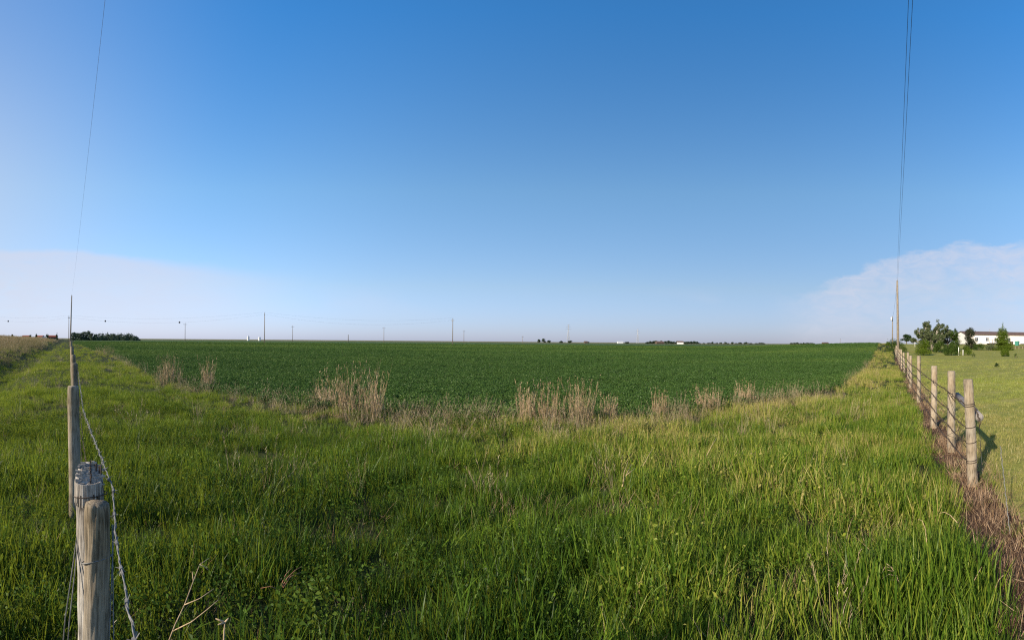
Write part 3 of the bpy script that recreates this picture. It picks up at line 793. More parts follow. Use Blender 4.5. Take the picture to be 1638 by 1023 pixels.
loopwire(top + Vector((-.012, -.01, 1.085)), .060, 'wire_loop', M['rust'], fl, .002, .01, 1)

# right fence
fr = empty('fence', at(1556, 6.2)); fr_loc = fr.location.copy()
tag(fr, 'pale round post fence with dark barbed wire between long grass and mown lawn', 'fence')
def relR(v): return Vector(v) - fr_loc
PR = []
right_posts = [(1557, 6.2, 1.26, .120, (-.045, .0)), (1523, 8.1, 1.25, .128, (-.01, 0)), (1494.5, 10.4, 1.23, .122, (0, 0)), (1470, 14.8, 1.32, .118, (0, 0)), (1457, 20, 1.25, .12, (0, 0))]
for R, h in ((25.5, 1.3), (31, 1.2), (35, 1.3), (39.5, 1.2), (44, 1.25), (49, 1.2), (55, 1.25), (61, 1.3), (68, 1.2), (76, 1.3), (85, 1.25), (95, 1.2), (106, 1.3), (118, 1.2)):
    th = math.asin(min(1, (.9 + .12 * random.random()) / R)); right_posts.append((819 + F * (AR + th), R, h, .125, (random.uniform(-.06, .06), 0)))
for k, (px, R, h, d, ln) in enumerate(right_posts):
    b = at(px, R)
    lx, ly = ln[0] * math.cos(A(px)), -ln[0] * math.sin(A(px))
    o = fence_post('post', fr, relR(b), h, d, M['post'], 40 + k, (lx, ly), 0, 64 if k < 4 else 10)
    if k == 0: o['label'] = 'thickest nearest post of the right fence with four wire wraps'
    PR.append((b, h, d, Vector((lx, ly, 0)), o))
side = Vector((-uR[1], uR[0], 0))         # towards the verge
for si, hs in enumerate([(.975, .955, .96, .98), (.70, .68, .72, .74), (.52, .44, .45, .5), (.31, .22, .24, .28)]):
    pts = []
    for k, (b, h, d, ln, o) in enumerate(PR[:13]):
        z = hs[min(k, 3)]
        pts.append(relR(b + ln * z + side * (d / 2 + .008) + Vector((0, 0, z))))
    barbed(pts, .0045, 'barbed_wire', M['rust'], fr, .16, .012 if si else .003, True, .008, 60 + si, .10)
    b, h, d, ln, o = PR[0]
    for rep in range(2 if si in (0, 3) else 1):
        z = hs[0] - rep * .025
        loopwire(b - fr_loc + ln * z + Vector((0, 0, z)), d / 2 + .005, 'wire_wrap', M['rust'], fr, .004, .012, 1.0, .0)
# heavy horizontal brace rail between the two nearest posts, and its diagonal wires
p0, p1_ = PR[0], PR[1]
away = -side
mbr = MB()
a_ = relR(p0[0] + away * .085 + Vector((-uR[0], -uR[1], 0)) * -.03 + Vector((0, 0, .80)))
c_ = relR(p1_[0] + away * .095 + Vector((uR[0], uR[1], 0)) * .10 + Vector((0, 0, .86)))
mbr.tube([a_, a_.lerp(c_, .3) + Vector((0, 0, .01)), a_.lerp(c_, .7), c_], [.050, .054, .054, .050], 12)
mbr.build('brace_rail', M['rail'], fr, True)
def wire(pts, r, name='wire', mat='rust', parent=fr):
    mb = MB(); mb.tube(pts, r, 5); return mb.build(name, M[mat], parent, True)
wire([relR(p1_[0] + side * .07 + Vector((0, 0, .92))), relR(p1_[0].lerp(p0[0], .5) + side * .03 + Vector((0, 0, .50))), relR(p0[0] + side * .07 + Vector((0, 0, .15)))], .003)
wire([relR(p1_[0] + side * .07 + Vector((0, 0, .25))), relR(p1_[0].lerp(p0[0], .5) + side * .03 + Vector((0, 0, .50))), relR(p0[0] + side * .07 + Vector((0, 0, .95)))], .003)
wire([relR(PR[2][0] + side * .06 + Vector((0, 0, .12))), relR(PR[2][0].lerp(PR[3][0], .5) + Vector((0, 0, .42))), relR(PR[3][0] + Vector((0, 0, .30)))], .003)
# curl of loose wire hanging off the nearest post
q0 = p0[0] + p0[3] * .97 + Vector((0, 0, .98)); rt = Vector((math.cos(A(1556)), -math.sin(A(1556)), 0))
wire([relR(q0 + side * .07), relR(q0 + rt * .05 + Vector((0, 0, -.04))), relR(q0 + rt * .09 + Vector((0, 0, -.12))), relR(q0 + rt * .13 + Vector((0, 0, -.24))), relR(q0 + rt * .12 + Vector((0, 0, -.30)))], .006, 'wire_tail')
for k in range(5):
    w = wire([relR(q0 + rt * (.04 + .018 * k + .01 * math.sin(k)) + Vector((0, 0, -.01 - .05 * k))), relR(q0 + rt * (.075 + .018 * k) + Vector((0, 0, -.035 - .05 * k))), relR(q0 + rt * (.05 + .02 * k) + Vector((0, 0, -.06 - .05 * k)))], .0035, 'wire_tail')
# two thin pale stays right of the fence
def P2(px, row, R): return Vector((R * math.sin(A(px)), R * math.cos(A(px)), row_z(px, row, R)))
for (t, b, lab_) in (((1566, 668, 6.6), (1573, 756, 6.75), 'thin pale rod standing just right of the nearest right-fence post'),
                     ((1601, 713, 4.75), (1618, 862, 4.55), 'twisted pale wire stay rising from the dead straw, nearest the right picture edge')):
    T, B = P2(*t), P2(*b); B.z = min(B.z, tz(B.x, B.y) - .03)
    mb = MB()
    nseg = 40; P = []
    for k in range(nseg + 1):
        u = k / nseg; P.append(T.lerp(B, u) - B + Vector((.0025 * math.sin(u * 60), .004 * math.cos(u * 60), 0)) * (1 if t[0] > 1590 else .3))
    mb.tube(P, .0042 if t[0] < 1590 else .0045, 5)
    o = mb.build('wire_stay', M['galv'], None, True); o.location = B; tag(o, lab_, 'wire stay')

# ------------------------------------------------------------------ utility poles and wires
def upole(base, h, r, label, group, arm=True, armdir=0.0, lean=(0, 0), mat='pole', extra=None):
    root = empty('utility_pole', base); tag(root, label, 'utility pole', group)
    mb = MB(); mb.tube([(0, 0, -.5), (lean[0] * .5, lean[1] * .5, h * .5), (lean[0], lean[1], h)], [r, r * .85, r * .65], 12)
    mb.build('pole', M[mat], root, True)
    m2 = MB(); m2.tube([(lean[0], lean[1], h), (lean[0], lean[1], h + .22)], [.05, .035], 8); m2.build('insulator', M['ceramic'], root, True)
    if arm:
        u = Vector((math.cos(armdir), math.sin(armdir), 0))
        m3 = MB(); m3.box((lean[0], lean[1], h - .9), (2.4, .12, .14), armdir); m3.build('crossarm', M[mat], root)
        for s in (-1.1, 1.1):
            q = Vector((lean[0], lean[1], h - .83)) + u * s
            m4 = MB(); m4.tube([q, q + Vector((0, 0, .25))], [.06, .05], 8); m4.build('insulator', M['ceramic'], root, True)
    return root
def cable(a, b, sag, r, label, group, name='overhead_wire', n=48):
    a, b = Vector(a), Vector(b)
    P = [a.lerp(b, k / n) - Vector((0, 0, 4 * sag * (k / n) * (1 - k / n))) - a for k in range(n + 1)]
    mb = MB(); mb.tube(P, r, 5, False)
    o = mb.build(name, M['cable'], None, True); o.location = a
    tag(o, label, 'overhead wire', group); return o
# near left pole: on the fence line
b = at(112.3, 100); hL = row_z(112, 473, 100) - b.z
upole(b, hL, .15, 'slim dark pole rising right behind the left fence, its wire climbing overhead', None, False, lean=(.25, .1))
topL_ = b + Vector((.25, .1, hL + .2))
over = Vector((12.4 * math.sin(A(160)), 12.4 * math.cos(A(160)), EYE + .647 * 12.4))
d_ = (over - topL_); end = over + Vector((d_.x, d_.y, 0)).normalized() * 45 + Vector((0, 0, .35))
cable(topL_, end, 1.15, .0038, 'single thin wire climbing from the left pole to the top of the picture', None, n=90)
# near right pole
b = at(1437, 62); hR = row_z(1437, 449, 62) - b.z
upole(b, hR, .17, 'tall bare wooden pole standing in line with the right fence', None, False, lean=(-.15, .1))
topR_ = b + Vector((-.15, .1, hR + .2))
for k, (pxo, lab_) in enumerate(((1449, 'left of the two thin wires rising steeply from the tall right pole'), (1455, 'right of the two thin wires rising steeply from the tall right pole'))):
    Ro = 11.7
    over = Vector((Ro * math.sin(A(pxo)), Ro * math.cos(A(pxo)), EYE + .657 * Ro + .0))
    s_ = topR_ + Vector((.12 * k - .05, 0, -.25 * k)); d_ = over - s_
    end = over + Vector((d_.x, d_.y, 0)).normalized() * 40 + Vector((0, 0, .3))
    cable(s_, end, .5, .0062, lab_, 'wires of the right pole line', n=80)
b = at(1427.5, 140); h2 = row_z(1427, 506, 140) - b.z
r2 = upole(b, h2, .17, 'smaller second pole behind the tall right pole, a white lamp on its side', None, False)
m_ = MB(); m_.tube([(-.55, -.2, h2 - 1.1), (-.55, -.2, h2 - .2)], [.22, .22], 12); m_.build('lamp_housing', M['bin'], r2, True)
m_ = MB(); m_.box((-.27, -.1, h2 - .5), (.6, .08, .08), .35); m_.build('bracket', M['steelfar'], r2)
cable(topR_, b + Vector((0, 0, h2 + .2)), 1.2, .012, 'short wire span between the tall right pole and the smaller pole behind it', None)
# the line of poles across the far side of the field
G1 = 'poles of the far power line'
far = [(-60, 245, 498), (110, 230, 505), (423, 207, 500), (724, 215, 509), (1015, 300, 524)]
labs = ['', 'faint far pole almost hidden behind the near left pole', 'far dark pole, tallest on the left part of the field horizon', 'far wooden pole with crossarm, alone near the middle of the horizon']
tops = []
for k, (px, R, row) in enumerate(far):
    b = at(px, R); h = row_z(px, row, R) - b.z
    nxt = at(far[min(k + 1, 4)][0], far[min(k + 1, 4)][1]); prv = at(far[max(k - 1, 0)][0], far[max(k - 1, 0)][1])
    dr = (nxt - prv); ad = math.atan2(dr.y, dr.x) + math.pi / 2
    if k in (1, 2, 3): upole(b, h, .17, labs[k], G1, True, ad)
    tops.append((b, h))
spans = []
for k in range(3):
    for lv, (dz, sag, q) in enumerate(((0.2, 2.2, 'upper'), (-.65, 3.0, 'lower'))):
        a_, b_ = tops[k], tops[k + 1]
        where = ('left of the near left pole', 'between the left and middle far poles', 'right of the middle-left far pole')[k]
        where = ('running out of the picture at far left', 'from the hidden left pole to the tall dark far pole', 'from the tall dark far pole to the middle far pole')[k]
        A_ = a_[0] + Vector((0, 0, a_[1] + dz)); B_ = b_[0] + Vector((0, 0, b_[1] + dz))
        cable(A_, B_, sag, .009, '%s far power line wire %s' % (q, where), 'wires of the far power line')
        spans.append((A_, B_, sag))
def ball(sp, px, label):
    A_, B_, sag = spans[sp]
    best = min((abs(math.atan2((A_.lerp(B_, u / 400)).x, (A_.lerp(B_, u / 400)).y) - A(px)), u) for u in range(401))[1] / 400
    c = A_.lerp(B_, best); c.z -= 4 * sag * best * (1 - best)
    mb = MB(); n = 12; pts = []; rr = []
    for k in range(9):
        t = math.pi * k / 8; pts.append((0, 0, -.38 * math.cos(t))); rr.append(max(.01, .38 * math.sin(t)))
    mb.tube(pts, rr, n); o = mb.build('marker_ball', M['marker'], None, True); o.location = c
    tag(o, label, 'marker ball', 'marker balls on the far power line')
ball(1, 13, 'dark marker ball on the wire left of the near left pole')
ball(3, 168, 'dark marker ball on the wire above the shelterbelt of trees')
ball(3, 287, 'dark marker ball on the wire just left of a small far pole')
G2 = 'small distant poles on the horizon'
for px, R, row, lab_ in ((296, 345, 516.5, 'small distant pole just right of a dark marker ball'), (468, 400, 520.5, 'small distant pole right of the tallest far left pole'),
                         (557, 420, 535, 'very short dark stub of a pole on the horizon left of centre'), (614, 400, 523, 'faint distant pole between the stub and the middle far pole'),
                         (742, 430, 528, 'faint distant pole just right of the middle far pole'), (836, 500, 537, 'tiny distant pole left of a pair of round trees'), (1344, 600, 541, 'tiny distant pole above the right end of the field')):
    b = at(px, R); h = row_z(px, row, R) - b.z
    upole(b, h, .20 if px != 557 else .34, lab_, G2, px not in (557,), random.random())
def lattice(px, R, row, label):
    b = at(px, R); h = row_z(px, row, R) - b.z; w = h * .16
    root = empty('transmission_tower', b); tag(root, label, 'transmission tower', 'lattice towers beyond the field')
    for sx_ in (-1, 1):
        for sy_ in (-1, 1):
            mb = MB(); mb.tube([(sx_ * w / 2, sy_ * w / 2, -1), (sx_ * w * .1, sy_ * w * .1, h * .72), (sx_ * w * .06, sy_ * w * .06, h)], .30, 4); mb.build('leg', M['steelfar'], root)
    mb = MB(); n = 9
    for k in range(n):
        z0_, z1_ = h * .72 * k / n, h * .72 * (k + 1) / n
        f0, f1 = .5 - .4 * k / n, .5 - .4 * (k + 1) / n
        for s in (-1, 1):
            mb.tube([(-w * f0, s * w * f0, z0_), (w * f1, s * w * f1, z1_)], .14, 3, False); mb.tube([(w * f0, s * w * f0, z0_), (-w * f1, s * w * f1, z1_)], .14, 3, False)
            mb.tube([(s * w * f0, -w * f0, z0_), (s * w * f1, w * f1, z1_)], .14, 3, False)
    mb.build('bracing', M['steelfar'], root)
    for z_, l in ((.74, .42), (.86, .34), (.97, .22)):
        mb = MB(); mb.tube([(-h * l * .4, 0, h * z_), (0, 0, h * z_ + h * .025), (h * l * .4, 0, h * z_)], [.12, .3, .12], 4); mb.build('crossarm', M['steelfar'], root)
lattice(909, 1200, 519, 'faint lattice tower on the horizon, taller of the two')
lattice(1020, 1500, 526, 'faint lattice tower on the horizon, smaller one farther right')

# ------------------------------------------------------------------ trees and shrubs
def crown_mesh(name, blobs, n, leaf, mat, seed, shell=.55):
    """leaf faces spread through lumpy volumes; blobs = (cx,cy,cz,rx,rz)"""
    g = np.random.default_rng(seed)
    w = np.array([b[3] ** 2 * b[4] for b in blobs]); w = w / w.sum()
    idx = g.choice(len(blobs), n, p=w); B = np.array(blobs)[idx]
    d = g.normal(0, 1, (n, 3)); d /= np.linalg.norm(d, axis=1)[:, None]
    rad = (shell + (1 - shell) * g.random(n)) * (1 + .12 * g.normal(0, 1, n))
    rad = np.where(g.random(n) < .25, g.random(n), rad)
    c = B[:, :3] + d * rad[:, None] * np.stack([B[:, 3], B[:, 3], B[:, 4]], -1)
    nd = d + g.normal(0, .7, (n, 3)); nd /= np.linalg.norm(nd, axis=1)[:, None]
    s = np.cross(nd, g.normal(0, 1, (n, 3))); s /= np.linalg.norm(s, axis=1)[:, None]; t = np.cross(nd, s)
    L = (leaf * (.6 + .8 * g.random(n)))[:, None]
    V = np.stack([c - s * L, c + t * L * .45, c + s * L, c - t * L * .45], 1).reshape(-1, 3)
    Q = np.arange(n)[:, None] * 4 + np.arange(4)[None]
    bl = np.repeat(np.clip(idx * .37 % 1 * .6 + .4 * g.random(n), 0, 1), 4)
    return mesh_np(name, V, Q, mat, {'bl': bl})
def treemat(name, a, b, c, trans=.25):
    m, nt, out = newmat(name)
    bt = N(nt, 'ShaderNodeAttribute', attribute_type='GEOMETRY', attribute_name='bl')
    col = ramp(nt, bt.outputs['Fac'], [(0, a), (.5, b), (1, c)])
    d = N(nt, 'ShaderNodeBsdfDiffuse', {'Color': col}); tr = N(nt, 'ShaderNodeBsdfTranslucent', {'Color': col})
    mx = N(nt, 'ShaderNodeMixShader', {0: trans, 1: d.outputs[0], 2: tr.outputs[0]}); nt.links.new(mx.outputs[0], out.inputs[0]); return m
M['t_green'] = treemat('bright_shrub_leaves', (.05, .085, .012), (.09, .14, .018), (.14, .19, .03))
M['t_mid'] = treemat('mid_green_leaves', (.03, .06, .015), (.055, .095, .02), (.09, .13, .03))
M['t_dark'] = treemat('dark_green_leaves', (.015, .032, .014), (.03, .055, .02), (.05, .08, .03))
M['t_grey'] = treemat('grey_green_leaves', (.06, .085, .04), (.10, .13, .06), (.17, .19, .11))
M['t_belt'] = treemat('shelterbelt_leaves', (.06, .09, .06), (.085, .12, .08), (.11, .145, .095))
M['t_purple'] = treemat('purplish_dark_leaves', (.028, .036, .022), (.048, .058, .034), (.08, .088, .055))
M['t_far'] = treemat('far_blue_green_leaves', (.03, .05, .035), (.045, .07, .045), (.065, .09, .06))
def tree(px, R, top, wpx, label, group=None, mat='t_mid', form='round', bark='bark', base_row=None, n=2500, seed=1, name='tree', cat='tree', leaf=None, trunk_h=.2):
    g = random.Random(seed)
    b = at(px, R); H = (row_z(px, top, R) - b.z) * (1.14 if form == 'bush' else 1.0); W = wpx / F * R * {'round': 1.3, 'bush': 1.25, 'cone': 1.5, 'open': 1.12}.get(form, 1.1)
    root = empty(name, b, g.random() * 3); tag(root, label, cat, group)
    blobs = []
    if form == 'cone':
        m = 12
        for k in range(m):
            u = k / (m - 1); rr = W / 2 * (1 - u) ** .8 + W * .03
            for q in range(5 if u < .8 else 1):
                t = g.random() * 6.28; o_ = rr * .5 * (1 if u < .8 else 0)
                blobs.append((o_ * math.cos(t), o_ * math.sin(t), H * (.03 + .93 * u), rr * .62, H * .07))
    elif form == 'open':
        tips = []
        limbs = MB()
        for k in range(24):
            t = k * 2.4 + g.random(); u = .35 + .65 * g.random(); L = H * (.72 + .22 * g.random())
            ex, ey = math.cos(t) * W * .46 * u, math.sin(t) * W * .46 * u; ez = L * (1.08 - .55 * u * u)
            limbs.tube([(0, 0, .0), (ex * .25, ey * .25, ez * .35), (ex * .7, ey * .7, ez * .75), (ex, ey, ez)], [.16, .11, .06, .02], 6)
            for f in (.55, .75, .9, 1.0):
                tx, ty, tzz = ex * (.1 + .9 * f), ey * (.1 + .9 * f), ez * (.15 + .85 * f)
                for q in range(2):
                    blobs.append((tx + g.gauss(0, W * .035), ty + g.gauss(0, W * .035), tzz + g.gauss(0, H * .035), W * .045 * (1.2 - .3 * f), H * .06))
                    limbs.tube([(tx, ty, tzz), blobs[-1][:3]], [.03, .01], 4)
        limbs.build('limbs', M[bark], root, True)
    elif form == 'bush':
        for k in range(14):
            t = g.random() * 6.28; u = g.random() ** .6; r0 = W * .30 * u
            blobs.append((r0 * math.cos(t), r0 * math.sin(t), H * (.28 + .5 * (1 - u * .6) * g.random()), W * (.13 + .07 * g.random()), H * (.16 + .1 * g.random())))
        for k in range(8):
            t = g.random() * 6.28; blobs.append((W * .3 * math.cos(t), W * .3 * math.sin(t), H * .17, W * .15, H * .17))
    else:
        for k in range(16 if trunk_h > 0 else 30):
            t = g.random() * 6.28; u = g.random() ** .5; ph = g.random() ** (1 if trunk_h > 0 else 1.3)
            r0 = W * .32 * u * math.sin(math.pi * (.25 + .6 * ph)); 
            blobs.append((r0 * math.cos(t), r0 * math.sin(t), H * (trunk_h + .12 + (.82 - trunk_h) * ph * (1 - .2 * u)), W * (.14 + .07 * g.random()), H * .13))
    lf = leaf or max(.035, W * .03)
    link('crown', crown_mesh('crown', blobs, n, lf, M[mat], seed), root)
    tr = MB()
    if form != 'open' or True:
        th = H * (.75 if form in ('cone', 'round') else .4)
        if form == 'open': th = H * .3
        tr.tube([(0, 0, -.3), (.02, 0, th * .5), (0, .02, th)], [max(.04, W * .035), max(.03, W * .025), .02], 8)
    if form == 'round':
        for k in range(5):
            t = g.random() * 6.28; tr.tube([(0, 0, H * .3), (W * .15 * math.cos(t), W * .15 * math.sin(t), H * .5), (W * .3 * math.cos(t), W * .3 * math.sin(t), H * .68)], [W * .018, W * .012, W * .005], 5)
    tr.build('trunk', M[bark], root, True)
    return root
tree(1490, 80, 511, 64, 'large sparse grey-green tree with pale branches showing through', None, 't_grey', 'open', 'barkgrey', n=15000, seed=3, leaf=.105)
tree(1516, 86, 524, 40, 'denser green tree leaning against the right side of the large sparse tree', None, 't_mid', 'round', n=4200, seed=4, leaf=.11)
tree(1553, 92, 521, 26, 'dark purplish broad conifer-like tree in front of the white house', None, 't_purple', 'round', n=7500, seed=5, leaf=.09, trunk_h=-.10)
tree(1604, 88, 513, 23, 'tall narrow green conifer in front of the right part of the house', None, 't_green', 'cone', n=11000, seed=6, leaf=.085)
tree(1608, 64, 553, 15, 'little bright green shrub at the foot of the tall conifer', None, 't_green', 'bush', n=3600, seed=57, name='shrub', cat='shrub', leaf=.045)
tree(1450, 165, 534, 18, 'round dark tree just right of the tall bare pole', None, 't_dark', 'round', n=2600, seed=8, leaf=.14)
tree(1433, 76, 539, 36, 'dark green bush at the far end of the right fence, left of the pole', None, 't_mid', 'bush', n=4200, seed=9, name='shrub', cat='shrub', leaf=.06)
tree(1421, 105, 543, 12, 'low olive bush left of the dark bush where the crop meets the fence', None, 't_green', 'bush', n=1600, seed=29, name='shrub', cat='shrub', leaf=.06)
tree(1478, 66, 540, 30, 'bright yellow-green shrub at the foot of the large sparse tree', None, 't_green', 'bush', n=5200, seed=10, name='shrub', cat='shrub', leaf=.06)
tree(1505, 76, 543, 24, 'green shrub in the middle of the hedge below the large sparse tree', None, 't_mid', 'bush', n=3200, seed=11, name='shrub', cat='shrub', leaf=.07)
tree(1522, 67, 548, 26, 'dark green shrub at the right end of the hedge, left of the white stakes', None, 't_mid', 'bush', n=4000, seed=12, name='shrub', cat='shrub', leaf=.06)
tree(1526, 82, 540, 18, 'leafy shrub against the left gable of the house', None, 't_mid', 'bush', n=3000, seed=13, name='shrub', cat='shrub', leaf=.07)
tree(1547, 68, 551, 18, 'small upright green shrub just right of the white stakes', None, 't_green', 'bush', n=1900, seed=14, name='shrub', cat='shrub', leaf=.05)
tree(1566, 88, 546, 20, 'low shrub below the dark purplish tree', None, 't_mid', 'bush', n=2200, seed=15, name='shrub', cat='shrub', leaf=.06)
tree(1586, 88, 547, 22, 'low sparse shrub between the purplish tree and the conifer', None, 't_grey', 'bush', n=1800, seed=16, name='shrub', cat='shrub', leaf=.06)
tree(1462, 150, 541, 12, 'small round tree between the pole and the large sparse tree', None, 't_mid', 'round', n=900, seed=17, leaf=.12)
tree(1528, 118, 525, 10, 'treetop peeking out beside the left gable of the house', None, 't_dark', 'round', n=900, seed=18, leaf=.12)
tree(1595, 40, 578, 8, 'small dark weed tuft alone on the open lawn', None, 't_dark', 'bush', n=420, seed=19, name='weed_tuft', cat='weed', leaf=.035)
tree(1625, 60, 562, 6, 'tiny weed tuft on the lawn right of the conifer', None, 't_mid', 'bush', n=260, seed=20, name='weed_tuft', cat='weed', leaf=.035)
tree(1558, 62, 563, 7, 'tiny weed tuft on the lawn below the small upright shrub', None, 't_mid', 'bush', n=260, seed=21, name='weed_tuft', cat='weed', leaf=.035)
for px, row, R, lab_ in ((1533.5, 555, 67, 'taller white marker stake in front of the hedge'), (1540.5, 559, 67, 'shorter white marker stake right of the taller one'), (1463.5, 546, 105, 'white stake at the left edge of the hedge')):
    b = at(px, R); h = row_z(px, row, R) - b.z
    mb = MB(); mb.tube([(0, 0, -.2), (0, 0, h * .97), (0, 0, h)], [.045, .045, .02], 8); o = mb.build('stake', M['white'], None, True); o.location = b
    tag(o, lab_, 'stake', 'white stakes by the hedge')
# shelterbelt on the left horizon
g = random.Random(77)
prot = {}
def smalltree(kind, seed):
    H = 1.0; root = None
protos = []
belt = 'trees of the far shelterbelt'
for k in range(25):
    px = 117 + k * 4.25 + g.uniform(-1, 1)
    top = 531 + g.uniform(-1.5, 1.8) - (3.2 * math.exp(-((px - 137) / 10) ** 2))
    if px > 214: top += 3
    tree(px, 420 + g.uniform(-25, 25), top, g.uniform(8, 11), 'dark conifer of the dense row on the left horizon' if px > 150 else 'rounded dark tree at the left end of the far row', belt if px > 150 else 'rounded trees of the far shelterbelt', 't_belt', 'cone' if px > 150 else 'round', n=520, seed=500 + k, leaf=.55, trunk_h=-.05)
# scattered farm trees beyond the field
for px, top, w in ((862, 542, 5), (870, 541, 8), (878, 544, 6), (898, 545, 6), (912, 544.5, 8), (940, 546, 6), (1003, 546, 8)):
    tree(px, 900, top, w, 'round tree of the scattered group on the horizon near the lattice tower', 'scattered horizon trees near the lattice tower', 't_far', 'round', n=260, seed=int(px), leaf=1.0, trunk_h=.05)
for k in range(18):
    px = 1036 + k * 4.6 + g.uniform(-1, 1)
    tree(px, 800, 545.5 + g.uniform(-1.6, 1.2), g.uniform(5, 9), 'dark tree of the farm grove on the horizon right of centre', 'trees of the farm grove on the horizon', 't_far', 'round', n=260, seed=600 + k, leaf=.9, trunk_h=.05)
for k in range(17):
    px = 1120 + k * 6.3 + g.uniform(-2, 2)
    tree(px, 1000, 548.0 + g.uniform(-1.2, .8), g.uniform(5, 9), 'low tree of the thin line on the horizon right of the farm grove', 'thin line of trees on the right horizon', 't_far', 'round', n=200, seed=640 + k, leaf=1.0, trunk_h=.02)
for k in range(8):
    px = 1266 + k * 5.0 + g.uniform(-1, 1)
    tree(px, 1000, 547.8 + g.uniform(-1.2, 1.0) + (k > 4) * .8, g.uniform(5, 8), 'tree of the small clump on the horizon before the right end of the field', 'small clump of trees at the right end of the horizon', 't_far', 'round', n=200, seed=670 + k, leaf=1.0, trunk_h=.02)
for px, top, w in ((20, 533.5, 4), (48, 533, 5), (58, 531.5, 4), (75, 533, 6), (91, 532, 4)):
    tree(px, 330, top, w, 'small bush among the red-roofed buildings far left', 'bushes by the red-roofed buildings', 't_dark', 'bush', n=240, seed=int(700 + px), name='shrub', cat='shrub', leaf=.35)

# ------------------------------------------------------------------ buildings
def building(px, R, length, depth, wall_h, roof_h, rz, label, group=None, wall='white', roof='roof', cat='building', name='farm_building', z=None):
    b = at(px, R) if z is None else Vector((R * math.sin(A(px)), R * math.cos(A(px)), z))
    root = empty(name, b, rz); tag(root, label, cat, group)
    mb = MB()
    l, d, h = length / 2, depth / 2, wall_h
    mb.add([(-l, -d, -.3), (l, -d, -.3), (l, d, -.3), (-l, d, -.3), (-l, -d, h), (l, -d, h), (l, d, h), (-l, d, h), (-l, 0, h + roof_h), (l, 0, h + roof_h)],
           [(0, 1, 5, 4), (2, 3, 7, 6), (1, 2, 6, 9, 5), (3, 0, 4, 8, 7)])
    mb.build('wall', M[wall], root)
    e = .35
    mr = MB()
    for s in (-1, 1):
        k = roof_h / d
        mr.add([(-l - e, s * (d + e), h - k * e + .02), (l + e, s * (d + e), h - k * e + .02), (l + e, 0, h + roof_h + .02), (-l - e, 0, h + roof_h + .02),
                (-l - e, s * (d + e), h - k * e + .14), (l + e, s * (d + e), h - k * e + .14), (l + e, 0, h + roof_h + .14), (-l - e, 0, h + roof_h + .14)],
               [(0, 1, 2, 3), (4, 5, 6, 7), (0, 1, 5, 4), (2, 3, 7, 6), (1, 2, 6, 5), (0, 3, 7, 4)])
    mr.build('roof', M[roof], root)
    return root
azh = A(1545)
Rh = 132
dv = Vector((math.sin(azh), math.cos(azh), 0)); rv = Vector((math.cos(azh), -math.sin(azh), 0))
tv = (rv * math.cos(R_(24)) + dv * math.sin(R_(24))); nv_ = (dv * math.cos(R_(24)) - rv * math.sin(R_(24)))
corner = dv * Rh; Lh, Dh = 21.0, 6.0
cen = corner + tv * Lh / 2 + nv_ * Dh / 2
zf = 1.55
house = empty('house', (cen.x, cen.y, zf), math.atan2(tv.y, tv.x)); tag(house, 'long low white house with brown roof behind the garden trees at right', 'house')
l, d, h = Lh / 2, Dh / 2, 2.75
mb = MB(); rh = .75
mb.add([(-l, -d, .35), (l, -d, .35), (l, d, .35), (-l, d, .35), (-l, -d, h), (l, -d, h), (l, d, h), (-l, d, h), (-l, 0, h + rh), (l, 0, h + rh)],
       [(0, 1, 5, 4), (2, 3, 7, 6), (1, 2, 6, 9, 5), (3, 0, 4, 8, 7), (0, 3, 2, 1)])
hw = mb.build('wall', M['white'], house)
# siding boards on the two faces in view, proud of the wall
for k in range(10):
    z = .38 + k * .237
    for (c, sz) in (((0, -d - .012, z + .115), (Lh, .02, .22)), ((-l - .012, 0, z + .115), (.02, Dh, .22))):
        if k == 0: bdm = {}
        key = sz[0] > 1
        if k == 0:
            m0 = MB(); m0.box((0, 0, 0), sz); ob = m0.build('siding_board', M['white'], house); 
            if key: sbA = ob
            else: sbB = ob
        else:
            ob = (sbA if key else sbB).copy(); COL.objects.link(ob)
        ob.location = c
mr = MB(); kk = rh / d; e = .35
for s in (-1, 1):
    mr.add([(-l - .25, s * (d + e), h - kk * e + .02), (l + .25, s * (d + e), h - kk * e + .02), (l + .25, 0, h + rh + .02), (-l - .25, 0, h + rh + .02),
            (-l - .25, s * (d + e), h - kk * e + .16), (l + .25, s * (d + e), h - kk * e + .16), (l + .25, 0, h + rh + .16), (-l - .25, 0, h + rh + .16)],
           [(0, 1, 2, 3), (4, 5, 6, 7), (0, 1, 5, 4), (2, 3, 7, 6), (1, 2, 6, 5), (0, 3, 7, 4)])
rf = mr.build('roof', M['roof'], house)
ch = MB(); ch.tube([(-l * .2, .4, h + .5), (-l * .2, .4, h + rh + .7)], .09, 8); ch.build('vent_pipe', M['steelfar'], rf, True)
sk = MB(); sk.box((0, 0, .0), (Lh - .1, Dh - .1, .68)); sk.build('skirting', M['darkwood'], house)
for wx, ww, wz, wh in ((-l + 6.0, .8, 1.55, .9), (-l + 8.6, 1.1, 1.5, 1.0), (-l + 3.0, .9, 1.55, .9), (-l + 12.2, 1.3, 1.5, 1.0), (-l + 19.3, 1.2, 1.5, 1.0)):
    fr_ = MB()
    for (cx_, cz_, sx_, sz_) in ((0, wh / 2 + .04, ww + .16, .08), (0, -wh / 2 - .04, ww + .16, .08), (-ww / 2 - .04, 0, .08, wh), (ww / 2 + .04, 0, .08, wh)):
        fr_.box((wx + cx_, -d - .04, wz + cz_), (sx_, .05, sz_))
    wob2 = fr_.build('window', M['white'], house)
    p_ = MB(); p_.box((wx, -d - .028, wz), (ww, .012, wh)); p_.build('pane', M['glass'], wob2)
    s_ = MB(); s_.box((wx, -d - .05, wz), (.05, .03, wh)); s_.build('mullion', M['white'], wob2)
